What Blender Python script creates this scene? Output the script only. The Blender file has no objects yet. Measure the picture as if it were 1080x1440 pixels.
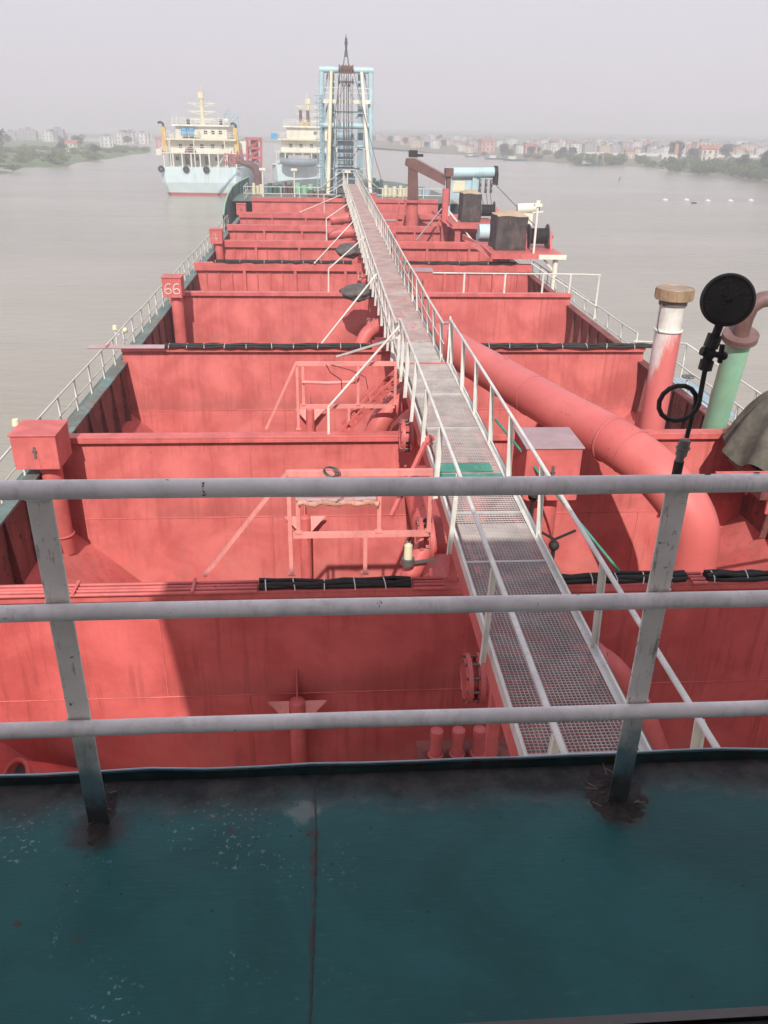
import bpy, math, random
from mathutils import Vector, Matrix, noise as mnoise
random.seed(7)
R = math.radians
scene = bpy.context.scene
COL = scene.collection
CAMZ = 10.2
TRIM = R(1.261)          # the dredger floats trimmed by the stern
SHIP = []                # top-level objects standing on the trimmed dredger
ORI = {}

# ------------------------------------------------------------------ materials
def _n(nt, t, **kw):
    n = nt.nodes.new(t)
    for k, v in kw.items():
        setattr(n, k, v)
    return n

def _mix(nt, fac, a, b, mode='MIX'):
    m = nt.nodes.new('ShaderNodeMix'); m.data_type = 'RGBA'; m.blend_type = mode
    for sock, val in ((0, fac), (6, a), (7, b)):
        if isinstance(val, bpy.types.NodeSocket): nt.links.new(val, m.inputs[sock])
        elif isinstance(val, (int, float)): m.inputs[sock].default_value = val
        else: m.inputs[sock].default_value = (*val, 1)
    return m.outputs[2]

def _math(nt, op, a, b=None, c=None):
    m = nt.nodes.new('ShaderNodeMath'); m.operation = op
    for i, v in enumerate((a, b, c)):
        if v is None: continue
        if isinstance(v, bpy.types.NodeSocket): nt.links.new(v, m.inputs[i])
        else: m.inputs[i].default_value = v
    return m.outputs[0]

def _ramp(nt, src, lo, hi):
    m = nt.nodes.new('ShaderNodeMapRange'); m.interpolation_type = 'SMOOTHSTEP'
    nt.links.new(src, m.inputs[0]); m.inputs[1].default_value = lo; m.inputs[2].default_value = hi
    return m.outputs[0]

def _noise(nt, vec, scale, detail=4, rough=.55, dist=0):
    n = nt.nodes.new('ShaderNodeTexNoise')
    n.inputs['Scale'].default_value = scale; n.inputs['Detail'].default_value = detail
    n.inputs['Roughness'].default_value = rough; n.inputs['Distortion'].default_value = dist
    nt.links.new(vec, n.inputs['Vector'])
    return n.outputs['Fac']

def _mapped(nt, vec, s):
    m = nt.nodes.new('ShaderNodeMapping'); m.inputs['Scale'].default_value = s
    nt.links.new(vec, m.inputs[0]); return m.outputs[0]

def newmat(name):
    m = bpy.data.materials.new(name); m.use_nodes = True
    nt = m.node_tree
    b = nt.nodes['Principled BSDF']
    tc = nt.nodes.new('ShaderNodeTexCoord')
    return m, nt, b, tc.outputs['Object']

def paint(name, base, var=.18, streak=.35, rust=.1, rustc=(.10, .045, .025), rough=.55, scale=1.0,
          bump=.15, streakc=None, metal=0, fade=None, spec=.35):
    """Weathered ship's paint: faded patches, runs down the plate, rust specks, chalky roughness."""
    m, nt, b, oc = newmat(name)
    big = _noise(nt, oc, .9 * scale, 5, .6, .4)
    fine = _noise(nt, oc, 14 * scale, 5, .65)
    dk = tuple(c * (1 - var) for c in base)
    lt = tuple(min(.9, c * (1 + var * .6) + .02 * var) for c in (fade or base))
    col = _mix(nt, _ramp(nt, big, .3, .7), dk, lt)
    col = _mix(nt, _math(nt, 'MULTIPLY', _ramp(nt, fine, .35, .75), var * .6), col, tuple(c * .8 for c in base))
    if streak:
        st = _noise(nt, _mapped(nt, oc, (5 * scale, 5 * scale, .35 * scale)), 1.6, 5, .65, .2)
        msk = _noise(nt, oc, .55 * scale, 3)
        f = _math(nt, 'MULTIPLY', _ramp(nt, st, .47, .66), _ramp(nt, msk, .40, .58))
        f = _math(nt, 'MULTIPLY', f, streak)
        col = _mix(nt, f, col, streakc or tuple(c * .42 + .01 for c in base))
    if rust:
        rn = _noise(nt, oc, 6 * scale, 8, .7, .3)
        big2 = _noise(nt, oc, .8 * scale, 2)
        rn = _math(nt, 'ADD', rn, _math(nt, 'MULTIPLY', big2, .35))
        thr = .92 - rust * .28
        rf = _ramp(nt, rn, thr, thr + .05)
        col = _mix(nt, rf, col, rustc)
    nt.links.new(col, b.inputs['Base Color'])
    rr = _math(nt, 'MULTIPLY_ADD', fine, .25, rough - .1)
    nt.links.new(rr, b.inputs['Roughness'])
    b.inputs['Metallic'].default_value = metal
    b.inputs['Specular IOR Level'].default_value = spec
    if bump:
        bp = nt.nodes.new('ShaderNodeBump'); bp.inputs['Strength'].default_value = bump
        bp.inputs['Distance'].default_value = .02
        dents = _noise(nt, oc, 1.7 * scale, 3)
        h = _math(nt, 'MULTIPLY_ADD', dents, 2.2, fine)
        nt.links.new(h, bp.inputs['Height']); nt.links.new(bp.outputs[0], b.inputs['Normal'])
    return m

def plain(name, base, rough=.6, var=.15, scale=3, metal=0, bump=.1):
    return paint(name, base, var=var, streak=0, rust=0, rough=rough, scale=scale, metal=metal, bump=bump)

RED = (.545, .120, .110)
M = {}
M['red'] = paint('red_oxide_paint', RED, var=.14, streak=.42, rust=.18, rough=.55, bump=.22,
                 streakc=(.33, .072, .062), rustc=(.20, .06, .048), fade=(.59, .16, .145))
M['redlow'] = paint('shade_deepened_red_paint', (.53, .096, .088), var=.16, streak=.5, rust=.18, rough=.55, bump=.25, streakc=(.28, .055, .05), rustc=(.18, .05, .04), fade=(.56, .12, .11))  # shade on the nearest bulkhead put into a deeper red
M['redsm'] = paint('red_paint_fittings', (.55, .132, .120), var=.2, streak=.3, rust=.25, rough=.5, scale=2.2, rustc=(.12, .04, .03))
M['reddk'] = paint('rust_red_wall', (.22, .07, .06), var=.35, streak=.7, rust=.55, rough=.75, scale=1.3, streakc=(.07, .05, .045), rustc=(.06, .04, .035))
M['redframe'] = paint('bleached_top_lit_red_paint', (.66, .25, .22), var=.2, streak=.3, rust=.25, rough=.55, scale=2.2, rustc=(.3, .1, .07))  # lighter red carries both sun bleaching and light falling from above
M['redpipe'] = paint('red_pipe_paint', (.55, .128, .116), var=.25, streak=.25, rust=.4, rough=.48, scale=1.1, rustc=(.20, .06, .045), bump=.12)
M['white'] = paint('white_rail_paint', (.62, .61, .56), var=.15, streak=.3, rust=.25, rough=.45, scale=2.5, rustc=(.22, .12, .06), streakc=(.3, .22, .14))
M['whitefg'] = paint('grey_white_rail_paint', (.77, .73, .70), var=.2, streak=.3, rust=.28, rough=.5, scale=5, rustc=(.09, .05, .03), bump=.1)
M['boxgrey'] = paint('faded_grey_lid', (.34, .24, .25), var=.12, streak=0, rust=.15, rough=.5, scale=3)
M['grate'] = paint('grating_steel', (.46, .43, .41), var=.2, streak=0, rust=.35, rough=.55, scale=3, rustc=(.3, .15, .1))
M['plate'] = paint('worn_walkway_plate', (.40, .31, .28), var=.3, streak=0, rust=.75, rough=.7, scale=1.4, rustc=(.45, .17, .14))
M['greenp'] = paint('green_walkway_paint', (.06, .24, .17), var=.3, streak=0, rust=.4, rough=.6, scale=3, rustc=(.4, .3, .25))
M['black'] = plain('black_rubber', (.022, .021, .02), rough=.65, scale=6)
M['tie'] = plain('white_tie_cord', (.6, .58, .52))
M['steel'] = paint('dull_steel', (.16, .15, .14), var=.3, streak=0, rust=.4, rough=.5, metal=.3)
M['tarp'] = paint('grey_green_canvas', (.115, .108, .085), var=.35, streak=.4, rust=0, rough=.85, scale=3, bump=.5)
M['tarptan'] = paint('tan_canvas_top', (.46, .34, .23), var=.15, streak=0, rust=0, rough=.85, scale=2, bump=.4)
M['tarpblk'] = paint('faded_black_canvas', (.11, .10, .095), var=.3, streak=.3, rust=0, rough=.8, scale=2, bump=.4, streakc=(.2, .17, .15))
M['tarpred'] = paint('dusty_black_canvas', (.065, .058, .056), var=.4, streak=.35, rust=0, rough=.8, scale=2.4, bump=.5, streakc=(.30, .15, .13))
M['blue'] = paint('pale_blue_paint', (.43, .59, .63), var=.15, streak=.3, rust=.2, rough=.5, scale=1.2)
M['bluedk'] = paint('slate_blue_paint', (.32, .43, .48), var=.2, streak=.3, rust=.2, rough=.5, scale=1.2)
M['green'] = paint('deck_green_paint', (.075, .155, .135), var=.3, streak=.3, rust=.55, rough=.55, scale=1.6, rustc=(.14, .08, .05))
M['deckgrey'] = paint('worn_side_deck_paint', (.13, .20, .185), var=.35, streak=.2, rust=.85, rough=.65, scale=1.2, rustc=(.17, .12, .09))
M['mint'] = paint('mint_green_paint', (.27, .52, .36), var=.12, streak=.4, rust=.15, rough=.45, scale=2, streakc=(.45, .42, .2), rustc=(.5, .34, .12))
M['yellow'] = paint('cream_yellow_paint', (.70, .65, .46), var=.12, streak=.4, rust=.2, rough=.5, scale=1.5, streakc=(.4, .3, .1))
M['cream'] = paint('cream_white_paint', (.74, .72, .63), var=.12, streak=.5, rust=.2, rough=.5, scale=.4, streakc=(.42, .33, .18), rustc=(.3, .2, .1))
M['hullblue'] = paint('light_blue_hull_paint', (.60, .72, .75), var=.08, streak=.55, rust=.12, rough=.5, scale=.3, streakc=(.32, .36, .34), rustc=(.25, .15, .1))
M['hullblue2'] = paint('grey_blue_hull_paint', (.22, .28, .32), var=.1, streak=.3, rust=.1, rough=.5, scale=.3)
M['boot'] = paint('red_boot_top_paint', (.38, .09, .09), var=.2, streak=.3, rust=.1, rough=.5)
M['orange'] = paint('yellow_orange_paint', (.62, .42, .13), var=.15, streak=.3, rust=.2, rough=.5, scale=.8)
M['tankblue'] = plain('bright_blue_plastic', (.06, .34, .62), rough=.35)
M['winglass'] = plain('dark_window_glass', (.05, .06, .07), rough=.15)
M['brass'] = paint('aged_tin_cap', (.42, .30, .19), var=.2, streak=.2, rust=.4, rough=.4, metal=.5, scale=5, rustc=(.25, .12, .06))
M['brown'] = paint('brown_pipe_paint', (.17, .10, .09), var=.2, streak=.2, rust=.3, rough=.5, scale=4)
M['gauge'] = paint('sooty_black_metal', (.03, .027, .025), var=.3, streak=0, rust=.2, rough=.55, scale=14, bump=.3, rustc=(.07, .055, .05))
M['craneb'] = paint('brown_rust_crane', (.15, .075, .065), var=.3, streak=.4, rust=.4, rough=.6, scale=1)
M['craner'] = paint('crane_faded_red', (.45, .12, .12), var=.2, streak=.3, rust=.2, rough=.6, scale=.6)
M['lip'] = paint('grimy_dark_teal_edge', (.010, .034, .036), var=.4, streak=.2, rust=.7, rough=.6, scale=4, rustc=(.03, .022, .02))
M['seam'] = paint('rusted_weld_paint', (.012, .055, .055), var=.4, streak=0, rust=.98, rough=.6, scale=3, rustc=(.045, .03, .026))
M['slate'] = paint('grimy_slate_machinery', (.10, .12, .14), var=.35, streak=.4, rust=.4, rough=.6)
M['int'] = plain('dark_cabin_lining', (.06, .06, .06))
M['cabinout'] = paint('cabin_white_paint', (.80, .79, .76), streak=.1, rust=0, var=.05)

def deck_mat():
    m, nt, b, oc = newmat('teal_deck_paint')
    sep = nt.nodes.new('ShaderNodeSeparateXYZ'); nt.links.new(oc, sep.inputs[0])
    x, y = sep.outputs[0], sep.outputs[1]
    big = _noise(nt, oc, 2.2, 5, .6, .5)
    col = _mix(nt, _ramp(nt, big, .3, .7), (.005, .062, .060), (.010, .095, .092))
    # scuffed lighter streaks along the deck
    sc = _noise(nt, _mapped(nt, oc, (3, 14, 1)), 4, 6, .7)
    col = _mix(nt, _math(nt, 'MULTIPLY', _ramp(nt, sc, .55, .8), .35), col, (.05, .17, .19))
    # pale paint flakes: small specks
    sp = _noise(nt, oc, 60, 3, .6)
    spm = _noise(nt, oc, 3.1, 2)
    f = _math(nt, 'MULTIPLY', _ramp(nt, sp, .60, .66), _math(nt, 'MULTIPLY', _ramp(nt, _math(nt, 'ADD', spm, _math(nt, 'MULTIPLY', y, .25)), .86, .98), _math(nt, 'SUBTRACT', 1, _ramp(nt, x, -.35, .2))))
    col = _mix(nt, f, col, (.17, .26, .26))
    # dirt and rust gathering along the coaming
    wob = _math(nt, 'MULTIPLY_ADD', _noise(nt, oc, 3.0, 5, .6), .26, -.13)
    yy = _math(nt, 'ADD', y, wob)
    grime = _ramp(nt, _math(nt, 'ADD', yy, _math(nt, 'MULTIPLY', _noise(nt, oc, 26, 5, .7), .06)), 1.72, 1.87)
    gcol = _mix(nt, _ramp(nt, _noise(nt, oc, 9, 6, .7), .35, .65), (.022, .018, .018), (.060, .050, .046))
    col = _mix(nt, _math(nt, 'MULTIPLY', grime, .93), col, gcol)
    edge = _math(nt, 'MULTIPLY', _ramp(nt, yy, 1.725, 1.755), _math(nt, 'SUBTRACT', 1, _ramp(nt, yy, 1.755, 1.80)))
    col = _mix(nt, _math(nt, 'MULTIPLY', _math(nt, 'MULTIPLY', edge, _ramp(nt, _noise(nt, oc, 12, 5, .7), .45, .65)), .3), col, (.12, .13, .125))
    # rust rings around the stanchion feet
    for px in (-2.15, -.655, .835, 2.33):
        dx = _math(nt, 'SUBTRACT', x, px); dy = _math(nt, 'SUBTRACT', y, 1.70)
        d = _math(nt, 'SQRT', _math(nt, 'ADD', _math(nt, 'MULTIPLY', dx, dx), _math(nt, 'MULTIPLY', dy, dy)))
        d = _math(nt, 'ADD', d, _math(nt, 'ADD', _math(nt, 'MULTIPLY', wob, .45), _math(nt, 'MULTIPLY_ADD', _noise(nt, oc, 34, 6, .75), .16, -.08)))
        f = _math(nt, 'SUBTRACT', 1, _ramp(nt, d, .045, .10))
        col = _mix(nt, _math(nt, 'MULTIPLY', f, .85), col, (.034, .024, .021))
    # rusty weld seam running aft
    dx = _math(nt, 'ABSOLUTE', _math(nt, 'ADD', _math(nt, 'SUBTRACT', x, -.055), _math(nt, 'MULTIPLY', wob, .03)))
    sm = _math(nt, 'SUBTRACT', 1, _ramp(nt, dx, .002, .012))
    rb = _ramp(nt, _noise(nt, oc, 7, 4, .6), .42, .62)
    col = _mix(nt, _math(nt, 'MULTIPLY', sm, _math(nt, 'MULTIPLY_ADD', rb, .6, .25)), col, (.045, .04, .035))
    # rust blots strung along the seam and a chalky worn patch
    for py, rr in ((1.66, .030), (1.575, .022), (1.53, .018), (1.43, .010), (1.30, .012)):
        ex = _math(nt, 'ADD', x, .052); ey = _math(nt, 'SUBTRACT', y, py)
        d = _math(nt, 'ADD', _math(nt, 'SQRT', _math(nt, 'ADD', _math(nt, 'MULTIPLY', ex, ex), _math(nt, 'MULTIPLY', ey, ey))), _math(nt, 'MULTIPLY', _math(nt, 'SUBTRACT', _noise(nt, oc, 28, 4, .7), .5), .05))
        col = _mix(nt, _math(nt, 'MULTIPLY', _math(nt, 'SUBTRACT', 1, _ramp(nt, d, rr * .3, rr)), .8), col, (.05, .035, .03))
    ex = _math(nt, 'ADD', x, .085); ey = _math(nt, 'SUBTRACT', y, 1.74)
    d = _math(nt, 'ADD', _math(nt, 'SQRT', _math(nt, 'ADD', _math(nt, 'MULTIPLY', ex, ex), _math(nt, 'MULTIPLY', ey, ey))), _math(nt, 'MULTIPLY', _math(nt, 'SUBTRACT', _noise(nt, oc, 22, 5, .7), .5), .12))
    col = _mix(nt, _math(nt, 'MULTIPLY', _math(nt, 'SUBTRACT', 1, _ramp(nt, d, .02, .06)), .45), col, (.24, .24, .22))
    # small crisp chips down to dark primer, thicker near the coaming
    v2 = nt.nodes.new('ShaderNodeTexVoronoi'); v2.inputs['Scale'].default_value = 26; nt.links.new(oc, v2.inputs['Vector'])
    ch = _math(nt, 'SUBTRACT', 1, _ramp(nt, _math(nt, 'ADD', v2.outputs['Distance'], _math(nt, 'MULTIPLY', _noise(nt, oc, 90, 3), .25)), .20, .23))
    ch = _math(nt, 'MULTIPLY', ch, _ramp(nt, _math(nt, 'ADD', _noise(nt, oc, 4, 2), _math(nt, 'MULTIPLY', y, .30)), .98, 1.04))
    col = _mix(nt, _math(nt, 'MULTIPLY', ch, .85), col, (.02, .018, .018))
    # fine brushed scuffing
    scf = _noise(nt, _mapped(nt, oc, (6, 40, 1)), 5, 6, .75)
    col = _mix(nt, _math(nt, 'MULTIPLY', _ramp(nt, scf, .60, .72), _math(nt, 'MULTIPLY', _ramp(nt, spm, .4, .6), .35)), col, (.09, .17, .18))
    # isolated rust blisters
    v = nt.nodes.new('ShaderNodeTexVoronoi'); v.inputs['Scale'].default_value = 5.5; nt.links.new(oc, v.inputs['Vector'])
    bl = _math(nt, 'SUBTRACT', 1, _ramp(nt, _math(nt, 'ADD', v.outputs['Distance'], _math(nt, 'MULTIPLY', _noise(nt, oc, 30, 3), .1)), .085, .12))
    bl = _math(nt, 'MULTIPLY', bl, _ramp(nt, _noise(nt, oc, 2.3, 1), .52, .6))
    col = _mix(nt, _math(nt, 'MULTIPLY', bl, .8), col, (.06, .035, .03))
    nt.links.new(col, b.inputs['Base Color'])
    rg = _math(nt, 'MULTIPLY_ADD', _noise(nt, oc, 5, 5, .6), .3, .24)
    rg = _math(nt, 'MAXIMUM', rg, _math(nt, 'MULTIPLY', grime, .75))
    b.inputs['Specular IOR Level'].default_value = .28
    nt.links.new(rg, b.inputs['Roughness'])
    bp = nt.nodes.new('ShaderNodeBump'); bp.inputs['Strength'].default_value = .35; bp.inputs['Distance'].default_value = .012
    br = _noise(nt, _mapped(nt, oc, (7, 55, 1)), 2, 5, .7)
    h = _math(nt, 'ADD', _math(nt, 'MULTIPLY_ADD', br, .35, _math(nt, 'MULTIPLY', _noise(nt, oc, 2.2, 4), 1.5)), _math(nt, 'MULTIPLY', _noise(nt, oc, 40, 4, .7), _math(nt, 'MULTIPLY_ADD', grime, 1.2, .12)))
    nt.links.new(h, bp.inputs['Height']); nt.links.new(bp.outputs[0], b.inputs['Normal'])
    return m
M['deck'] = deck_mat()

def post_mat():
    """stanchion paint: chalky white above, teal and rust creeping up from the foot"""
    m, nt, b, oc = newmat('stanchion_paint')
    sep = nt.nodes.new('ShaderNodeSeparateXYZ'); nt.links.new(oc, sep.inputs[0])
    z = _math(nt, 'ADD', sep.outputs[2], _math(nt, 'MULTIPLY_ADD', _noise(nt, oc, 9, 4), .25, -.12))
    big = _noise(nt, oc, 6, 5, .6)
    col = _mix(nt, _ramp(nt, big, .3, .7), (.66, .62, .56), (.84, .79, .72))
    col = _mix(nt, _math(nt, 'MULTIPLY', _ramp(nt, _noise(nt, _mapped(nt, oc, (30, 30, 6)), 1.5, 6, .7), .55, .68), .75), col, (.16, .11, .07))
    col = _mix(nt, _math(nt, 'SUBTRACT', 1, _ramp(nt, z, .14, .34)), col, (.11, .19, .21))
    col = _mix(nt, _math(nt, 'SUBTRACT', 1, _ramp(nt, z, .02, .13)), col, (.035, .04, .042))
    rn = _noise(nt, oc, 28, 7, .7)
    col = _mix(nt, _ramp(nt, rn, .60, .66), col, (.10, .06, .04))
    nt.links.new(col, b.inputs['Base Color']); b.inputs['Roughness'].default_value = .6
    bp = nt.nodes.new('ShaderNodeBump'); bp.inputs['Strength'].default_value = .4; bp.inputs['Distance'].default_value = .004
    nt.links.new(rn, bp.inputs['Height']); nt.links.new(bp.outputs[0], b.inputs['Normal'])
    return m
M['post'] = post_mat()

def vent_mat():
    m, nt, b, oc = newmat('vent_white_over_red_paint')
    sep = nt.nodes.new('ShaderNodeSeparateXYZ'); nt.links.new(oc, sep.inputs[0])
    nz = _noise(nt, _mapped(nt, oc, (2.5, 2.5, .8)), 2.2, 5, .7)
    z = _math(nt, 'ADD', sep.outputs[2], _math(nt, 'MULTIPLY_ADD', nz, 2.0, -1.0))
    z = _math(nt, 'ADD', z, _math(nt, 'MULTIPLY', sep.outputs[0], -2.6))
    col = _mix(nt, _ramp(nt, z, 2.35, 3.3), (.57, .15, .14), (.62, .57, .54))
    col = _mix(nt, _math(nt, 'MULTIPLY', _ramp(nt, _noise(nt, oc, 9, 5, .7), .5, .8), .3), col, (.35, .12, .1))
    nt.links.new(col, b.inputs['Base Color']); b.inputs['Roughness'].default_value = .5
    return m
M['vent'] = vent_mat()

def wall_stains(mat):
    """dirt tide line and drips at the welded knuckle, grime washed down from the flange, scrapes and dents"""
    nt = mat.node_tree; b = nt.nodes['Principled BSDF']; src = b.inputs['Base Color'].links[0].from_socket
    tc = nt.nodes.new('ShaderNodeTexCoord'); oc = tc.outputs['Object']
    oi = nt.nodes.new('ShaderNodeObjectInfo'); off = nt.nodes.new('ShaderNodeVectorMath'); off.operation = 'ADD'
    cx = nt.nodes.new('ShaderNodeCombineXYZ'); nt.links.new(_math(nt, 'MULTIPLY', oi.outputs['Random'], 60), cx.inputs[0]); nt.links.new(oc, off.inputs[0]); nt.links.new(cx.outputs[0], off.inputs[1])
    v = off.outputs[0]; sep = nt.nodes.new('ShaderNodeSeparateXYZ'); nt.links.new(oc, sep.inputs[0]); z = sep.outputs[2]
    drip = _noise(nt, _mapped(nt, v, (7, 1, .5)), 1.4, 5, .7); reg = _noise(nt, _mapped(nt, v, (.6, 1, .6)), 1, 3)
    up = _math(nt, 'SUBTRACT', 1, _ramp(nt, _math(nt, 'SUBTRACT', z, _math(nt, 'MULTIPLY_ADD', drip, .9, -.35)), 4.18, 4.75))
    lo = _ramp(nt, z, 4.14, 4.24)
    f = _math(nt, 'MULTIPLY', _math(nt, 'MULTIPLY', up, lo), _ramp(nt, reg, .42, .6))
    col = _mix(nt, _math(nt, 'MULTIPLY', f, .42), src, (.27, .085, .07))
    # below the seam: mud film
    f = _math(nt, 'MULTIPLY', _math(nt, 'SUBTRACT', 1, _ramp(nt, z, 3.2, 4.2)), _ramp(nt, _noise(nt, v, 1.3, 5, .65), .42, .65))
    col = _mix(nt, _math(nt, 'MULTIPLY', f, .30), col, (.40, .17, .14))
    # runs under the flange
    f = _math(nt, 'MULTIPLY', _ramp(nt, _math(nt, 'ADD', z, _math(nt, 'MULTIPLY', drip, 1.5)), 6.35, 6.75), _ramp(nt, _noise(nt, _mapped(nt, v, (14, 1, .6)), 1.2, 4, .7), .5, .62))
    col = _mix(nt, _math(nt, 'MULTIPLY', f, .5), col, (.30, .07, .055))
    # thin random scratches and rust freckles
    scx = _noise(nt, _mapped(nt, v, (2, 2, 26)), 1.6, 6, .75); f = _math(nt, 'MULTIPLY', _ramp(nt, scx, .66, .70), _ramp(nt, reg, .5, .62))
    col = _mix(nt, _math(nt, 'MULTIPLY', f, .6), col, (.62, .27, .22))
    fr = _noise(nt, v, 22, 5, .8); f = _math(nt, 'MULTIPLY', _ramp(nt, fr, .68, .72), _ramp(nt, _noise(nt, v, 1.1, 3), .52, .62))
    col = _mix(nt, _math(nt, 'MULTIPLY', f, .8), col, (.15, .05, .035))
    nt.links.new(col, b.inputs['Base Color'])
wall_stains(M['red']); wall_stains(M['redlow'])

def scuffed_pipe():
    m, nt, b, oc = newmat('scuffed_red_pipe_paint')
    big = _noise(nt, oc, .8, 5, .6, .4)
    col = _mix(nt, _ramp(nt, big, .3, .7), (.50, .112, .102), (.58, .145, .13))
    along = nt.nodes.new('ShaderNodeMapping'); along.inputs['Rotation'].default_value = (0, 0, .37); along.inputs['Scale'].default_value = (9, 1.1, 9)
    nt.links.new(oc, along.inputs[0])
    sc = _noise(nt, along.outputs[0], 1.3, 6, .7); reg = _noise(nt, oc, .55, 2)
    f = _math(nt, 'MULTIPLY', _ramp(nt, sc, .60, .66), _ramp(nt, reg, .48, .58))
    col = _mix(nt, _math(nt, 'MULTIPLY', f, .75), col, (.19, .07, .055))
    ru = _noise(nt, oc, 9, 7, .75); f = _math(nt, 'MULTIPLY', _ramp(nt, ru, .66, .70), _ramp(nt, reg, .42, .55))
    col = _mix(nt, f, col, (.16, .06, .04))
    nt.links.new(col, b.inputs['Base Color']); b.inputs['Roughness'].default_value = .45
    bp = nt.nodes.new('ShaderNodeBump'); bp.inputs['Strength'].default_value = .15; bp.inputs['Distance'].default_value = .02
    nt.links.new(big, bp.inputs['Height']); nt.links.new(bp.outputs[0], b.inputs['Normal'])
    return m
M['scuffpipe'] = scuffed_pipe()

def water_mat():
    m, nt, b, oc = newmat('river_water')
    geo = nt.nodes.new('ShaderNodeNewGeometry'); p = geo.outputs['Position']
    c = _mix(nt, _ramp(nt, _noise(nt, _mapped(nt, p, (.012, .03, 1)), 1, 5, .6, .6), .35, .65), (.285, .262, .205), (.350, .318, .255))
    c = _mix(nt, _math(nt, 'MULTIPLY', _ramp(nt, _noise(nt, _mapped(nt, p, (.05, .3, 1)), 1, 5, .65, .8), .55, .7), .35), c, (.25, .235, .20))
    nt.links.new(c, b.inputs['Base Color'])
    b.inputs['Roughness'].default_value = .2; b.inputs['IOR'].default_value = 1.33
    bp = nt.nodes.new('ShaderNodeBump'); bp.inputs['Strength'].default_value = .55; bp.inputs['Distance'].default_value = .12
    w1 = _noise(nt, _mapped(nt, p, (.35, .9, 1)), 1.6, 6, .6, .3)
    w2 = _noise(nt, _mapped(nt, p, (.05, .12, 1)), 1.0, 3)
    nt.links.new(_math(nt, 'MULTIPLY_ADD', w2, 2.5, w1), bp.inputs['Height']); nt.links.new(bp.outputs[0], b.inputs['Normal'])
    return m
M['water'] = water_mat()

def ground_mat(name, cols, sc=.05):
    m, nt, b, oc = newmat(name)
    geo = nt.nodes.new('ShaderNodeNewGeometry'); p = geo.outputs['Position']
    c = _mix(nt, _ramp(nt, _noise(nt, p, sc, 6, .65), .4, .6), cols[0], cols[1])
    c = _mix(nt, _ramp(nt, _noise(nt, _mapped(nt, p, (1, .35, 1)), sc * 5, 5, .7), .5, .66), c, cols[2])
    nt.links.new(c, b.inputs['Base Color']); b.inputs['Roughness'].default_value = .9
    return m
M['bank'] = ground_mat('river_bank_soil', ((.06, .14, .03), (.10, .18, .05), (.26, .20, .13)))
M['bankr'] = ground_mat('flood_plain_soil', ((.11, .13, .06), (.20, .17, .10), (.30, .22, .15)))

def leaf_mat(name, c):
    m, nt, b, oc = newmat(name)
    oi = nt.nodes.new('ShaderNodeObjectInfo')
    n = _noise(nt, oc, .8, 4)
    col = _mix(nt, _ramp(nt, n, .3, .7), tuple(v * .6 for v in c), tuple(v * 1.35 for v in c))
    col = _mix(nt, _math(nt, 'MULTIPLY', oi.outputs['Random'], .5), col, (c[0] * 1.3, c[1] * .9, c[2] * .8))
    nt.links.new(col, b.inputs['Base Color']); b.inputs['Roughness'].default_value = .7
    return m
M['leaf'] = leaf_mat('leaf_green', (.075, .15, .04))
M['leafd'] = leaf_mat('leaf_dark_green', (.05, .085, .04))
M['leafp'] = leaf_mat('leaf_pale_reed', (.13, .19, .06))
M['bark'] = plain('bark', (.09, .07, .05))
M['hw'] = [paint('house_wall_%s' % n, c, streak=.3, rust=0, scale=.3, rough=.8) for n, c in
           (('cream', (.62, .57, .47)), ('pale', (.66, .65, .62)), ('pink', (.62, .36, .31)), ('ochre', (.6, .47, .3)), ('grey', (.42, .42, .42)), ('brick', (.45, .24, .17)))]
M['roofr'] = plain('roof_clay', (.36, .15, .10), scale=.5)
M['roofg'] = plain('roof_grey', (.25, .25, .26), scale=.5)
M['win'] = plain('house_window', (.07, .075, .09), rough=.3)
M['foam'] = plain('white_float_plastic', (.75, .74, .68))
M['boatb'] = plain('boat_blue_wood', (.06, .16, .20))

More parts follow.
